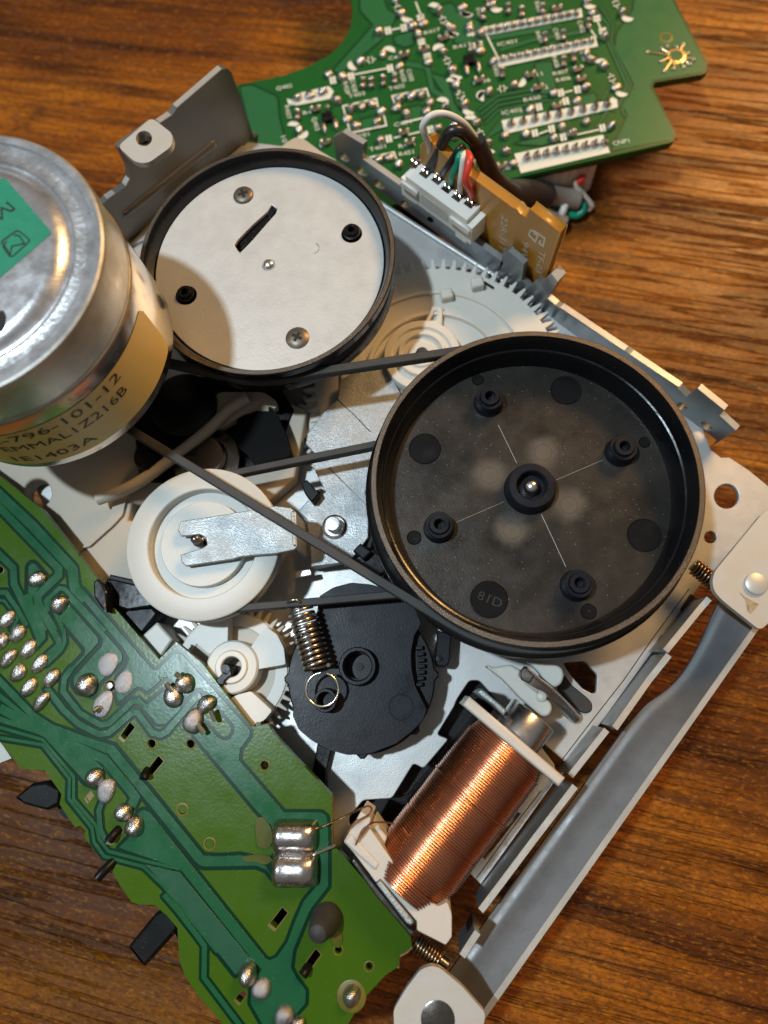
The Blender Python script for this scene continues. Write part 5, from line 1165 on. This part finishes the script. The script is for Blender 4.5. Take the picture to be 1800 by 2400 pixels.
bst([(960, 710), (940, 765), (1010, 835), (1035, 770), (990, 740)], 18); bst([(1000, 725), (1110, 800), (1090, 880), (1050, 850), (1060, 820)], 18); bst([(960, 712), (1000, 728)], 18)
# connector: front plane parallel to the board
fR = P(*cK((838, 885)), 2.58)
pf = Plane(fR, du, (0, 0, 1))
uL = pf.uv(*cK((452, 545)))[0]; zT_ = 3.06 - 2.58
dep = (fR - ob_).dot(pf.n)
print('connector depth', dep, uL)
cn = thing('connector', (fR.x, fR.y, 0), 'white six-way plug with crimped wires clipped to the brown board', 'connector')
dep = max(.35, dep)
Lc_ = -uL
plate('housing', pf, [(0, 0), (0, zT_ * .8), (-.12, zT_ * .8), (-.12, zT_), (uL + .10, zT_), (uL + .10, zT_ * .78), (uL, zT_ * .78), (uL, -.0), (uL + .30, 0), (uL + .30, .03), (-.32, .03), (-.32, -.06), (-.1, -.06), (-.1, 0)], dep, M['conn'], cn, [], .02, px=False)
plate('recess_panel', pf.off(.006), [(uL + .42, .12), (-.48, .12), (-.48, zT_ * .72), (uL + .42, zT_ * .72)], .02, M['white'], cn, (), .008, px=False)
plate('rail', pf.off(.05), [(uL + .04, zT_ * .5), (uL + .36, zT_ * .5), (uL + .36, zT_ * .74), (uL + .04, zT_ * .74)], .05, M['conn'], cn, (), .012, px=False)
plate('rail', pf.off(.05), [(-.42, zT_ * .5), (-.03, zT_ * .5), (-.03, zT_ * .74), (-.42, zT_ * .74)], .05, M['conn'], cn, (), .012, px=False)
slots = [(540, 420), (600, 475), (668, 510), (722, 558), (780, 605), (848, 640)]
ztop_ = 3.06
for q in slots:
    s_ = P(*cK(q), ztop_); p = Plane(s_ + Vector((0, 0, .003)), du, pf.n.cross(du) if False else -pf.n)
    plate('wire_slot', Plane(s_ + Vector((0, 0, .004)), du, (0, 0, 1).__class__ and Vector((0, 0, 1)).cross(du)), [(-.075, -.13), (.075, -.13), (.075, .10), (-.075, .10)], .004, M['dsteel'], cn, (), 0, px=False)
    for k in (-1, 1):
        c = s_ + du * .04 * k - Vector((0, 0, 1)).cross(du) * .03
        tube('crimp', [c + Vector((.028 * math.cos(R(a)), .028 * math.sin(R(a)), .03 + .01 * math.sin(R(a)))) for a in range(0, 300, 30)], .012, M['tin'], cn, 6, 1)
# wires
wb = thing('wire_bundle', P(1180, 420, 0), 'bundle of white, black, green and red wires rising from the white plug', 'wires')
def wire(pts, r, m, nm='wire'): return tube(nm, [P(*cK((x, y)), z) for x, y, z in pts], r, M[m], wb, 10, 8)
wire([(560, 430, 3.0), (600, 390, 3.25), (612, 340, 3.5), (580, 270, 3.8), (572, 220, 3.95), (620, 168, 4.05), (700, 160, 4.0), (790, 205, 3.8), (850, 275, 3.5), (885, 330, 3.25)], .05, 'wwhite')
wire([(600, 478, 3.0), (640, 410, 3.3), (680, 320, 3.65), (720, 262, 3.85), (775, 255, 3.85), (830, 295, 3.65), (880, 340, 3.4)], .08, 'wblack')
wire([(668, 512, 3.0), (700, 460, 3.38), (740, 400, 3.62), (775, 350, 3.75), (792, 342, 3.65), (805, 380, 3.2), (830, 420, 2.6)], .045, 'wblack')
wire([(722, 558, 3.0), (735, 505, 3.40), (762, 440, 3.62), (772, 395, 3.72), (790, 372, 3.62), (812, 390, 3.2), (840, 430, 2.6)], .048, 'wgreen')
wire([(778, 602, 3.0), (780, 540, 3.42), (790, 450, 3.66), (798, 392, 3.75), (815, 378, 3.6), (835, 410, 3.1), (850, 450, 2.6)], .045, 'wwhite')
wire([(848, 638, 3.0), (838, 590, 3.32), (808, 530, 3.60), (822, 450, 3.75), (832, 402, 3.78), (815, 378, 3.66), (820, 410, 3.2), (840, 450, 2.6)], .052, 'wred')
wire([(868, 310, 3.45), (905, 385, 3.2), (950, 480, 2.8), (1010, 550, 2.3), (1080, 600, 1.9)], .135, 'shrink', 'heat_shrink')
cb = thing('cable', P(1290, 470, 0), 'grey sheathed cable with black sleeve lying beside the upper board', 'cable')
def cab(pts, r, m, nm): return tube(nm, [P(*cY((x, y)), z) for x, y, z in pts], r, M[m], cb, 14, 6)
cab([(700, 330, 1.5), (820, 330, 1.25), (960, 325, .95), (1120, 345, .7)], .24, 'shrink', 'sleeve')
cab([(1080, 342, .75), (1200, 350, .55), (1330, 375, .42), (1470, 395, .38)], .20, 'wgrey', 'sheath')
cab([(900, 450, .6), (1080, 540, .5), (1200, 600, .3), (1320, 640, .22)], .14, 'wgrey', 'sheath')
cab([(1100, 440, .3), (1230, 500, .25), (1350, 545, .2), (1440, 560, .18), (1510, 500, .25), (1490, 400, .35)], .075, 'wgreen', 'core')
cab([(1320, 455, .42), (1300, 510, .40), (1275, 570, .30)], .07, 'wwhite', 'core')
cab([(1440, 190, .75), (1450, 270, .6), (1520, 360, .4), (1590, 450, .2), (1585, 480, .12), (1540, 505, .1)], .06, 'wwhite', 'core')
cab([(1470, 180, .8), (1480, 220, .7), (1520, 130, .8)], .06, 'wred', 'core')
cab([(1470, 395, .38), (1505, 410, .34), (1530, 470, .2), (1490, 500, .1)], .07, 'wblack', 'core')
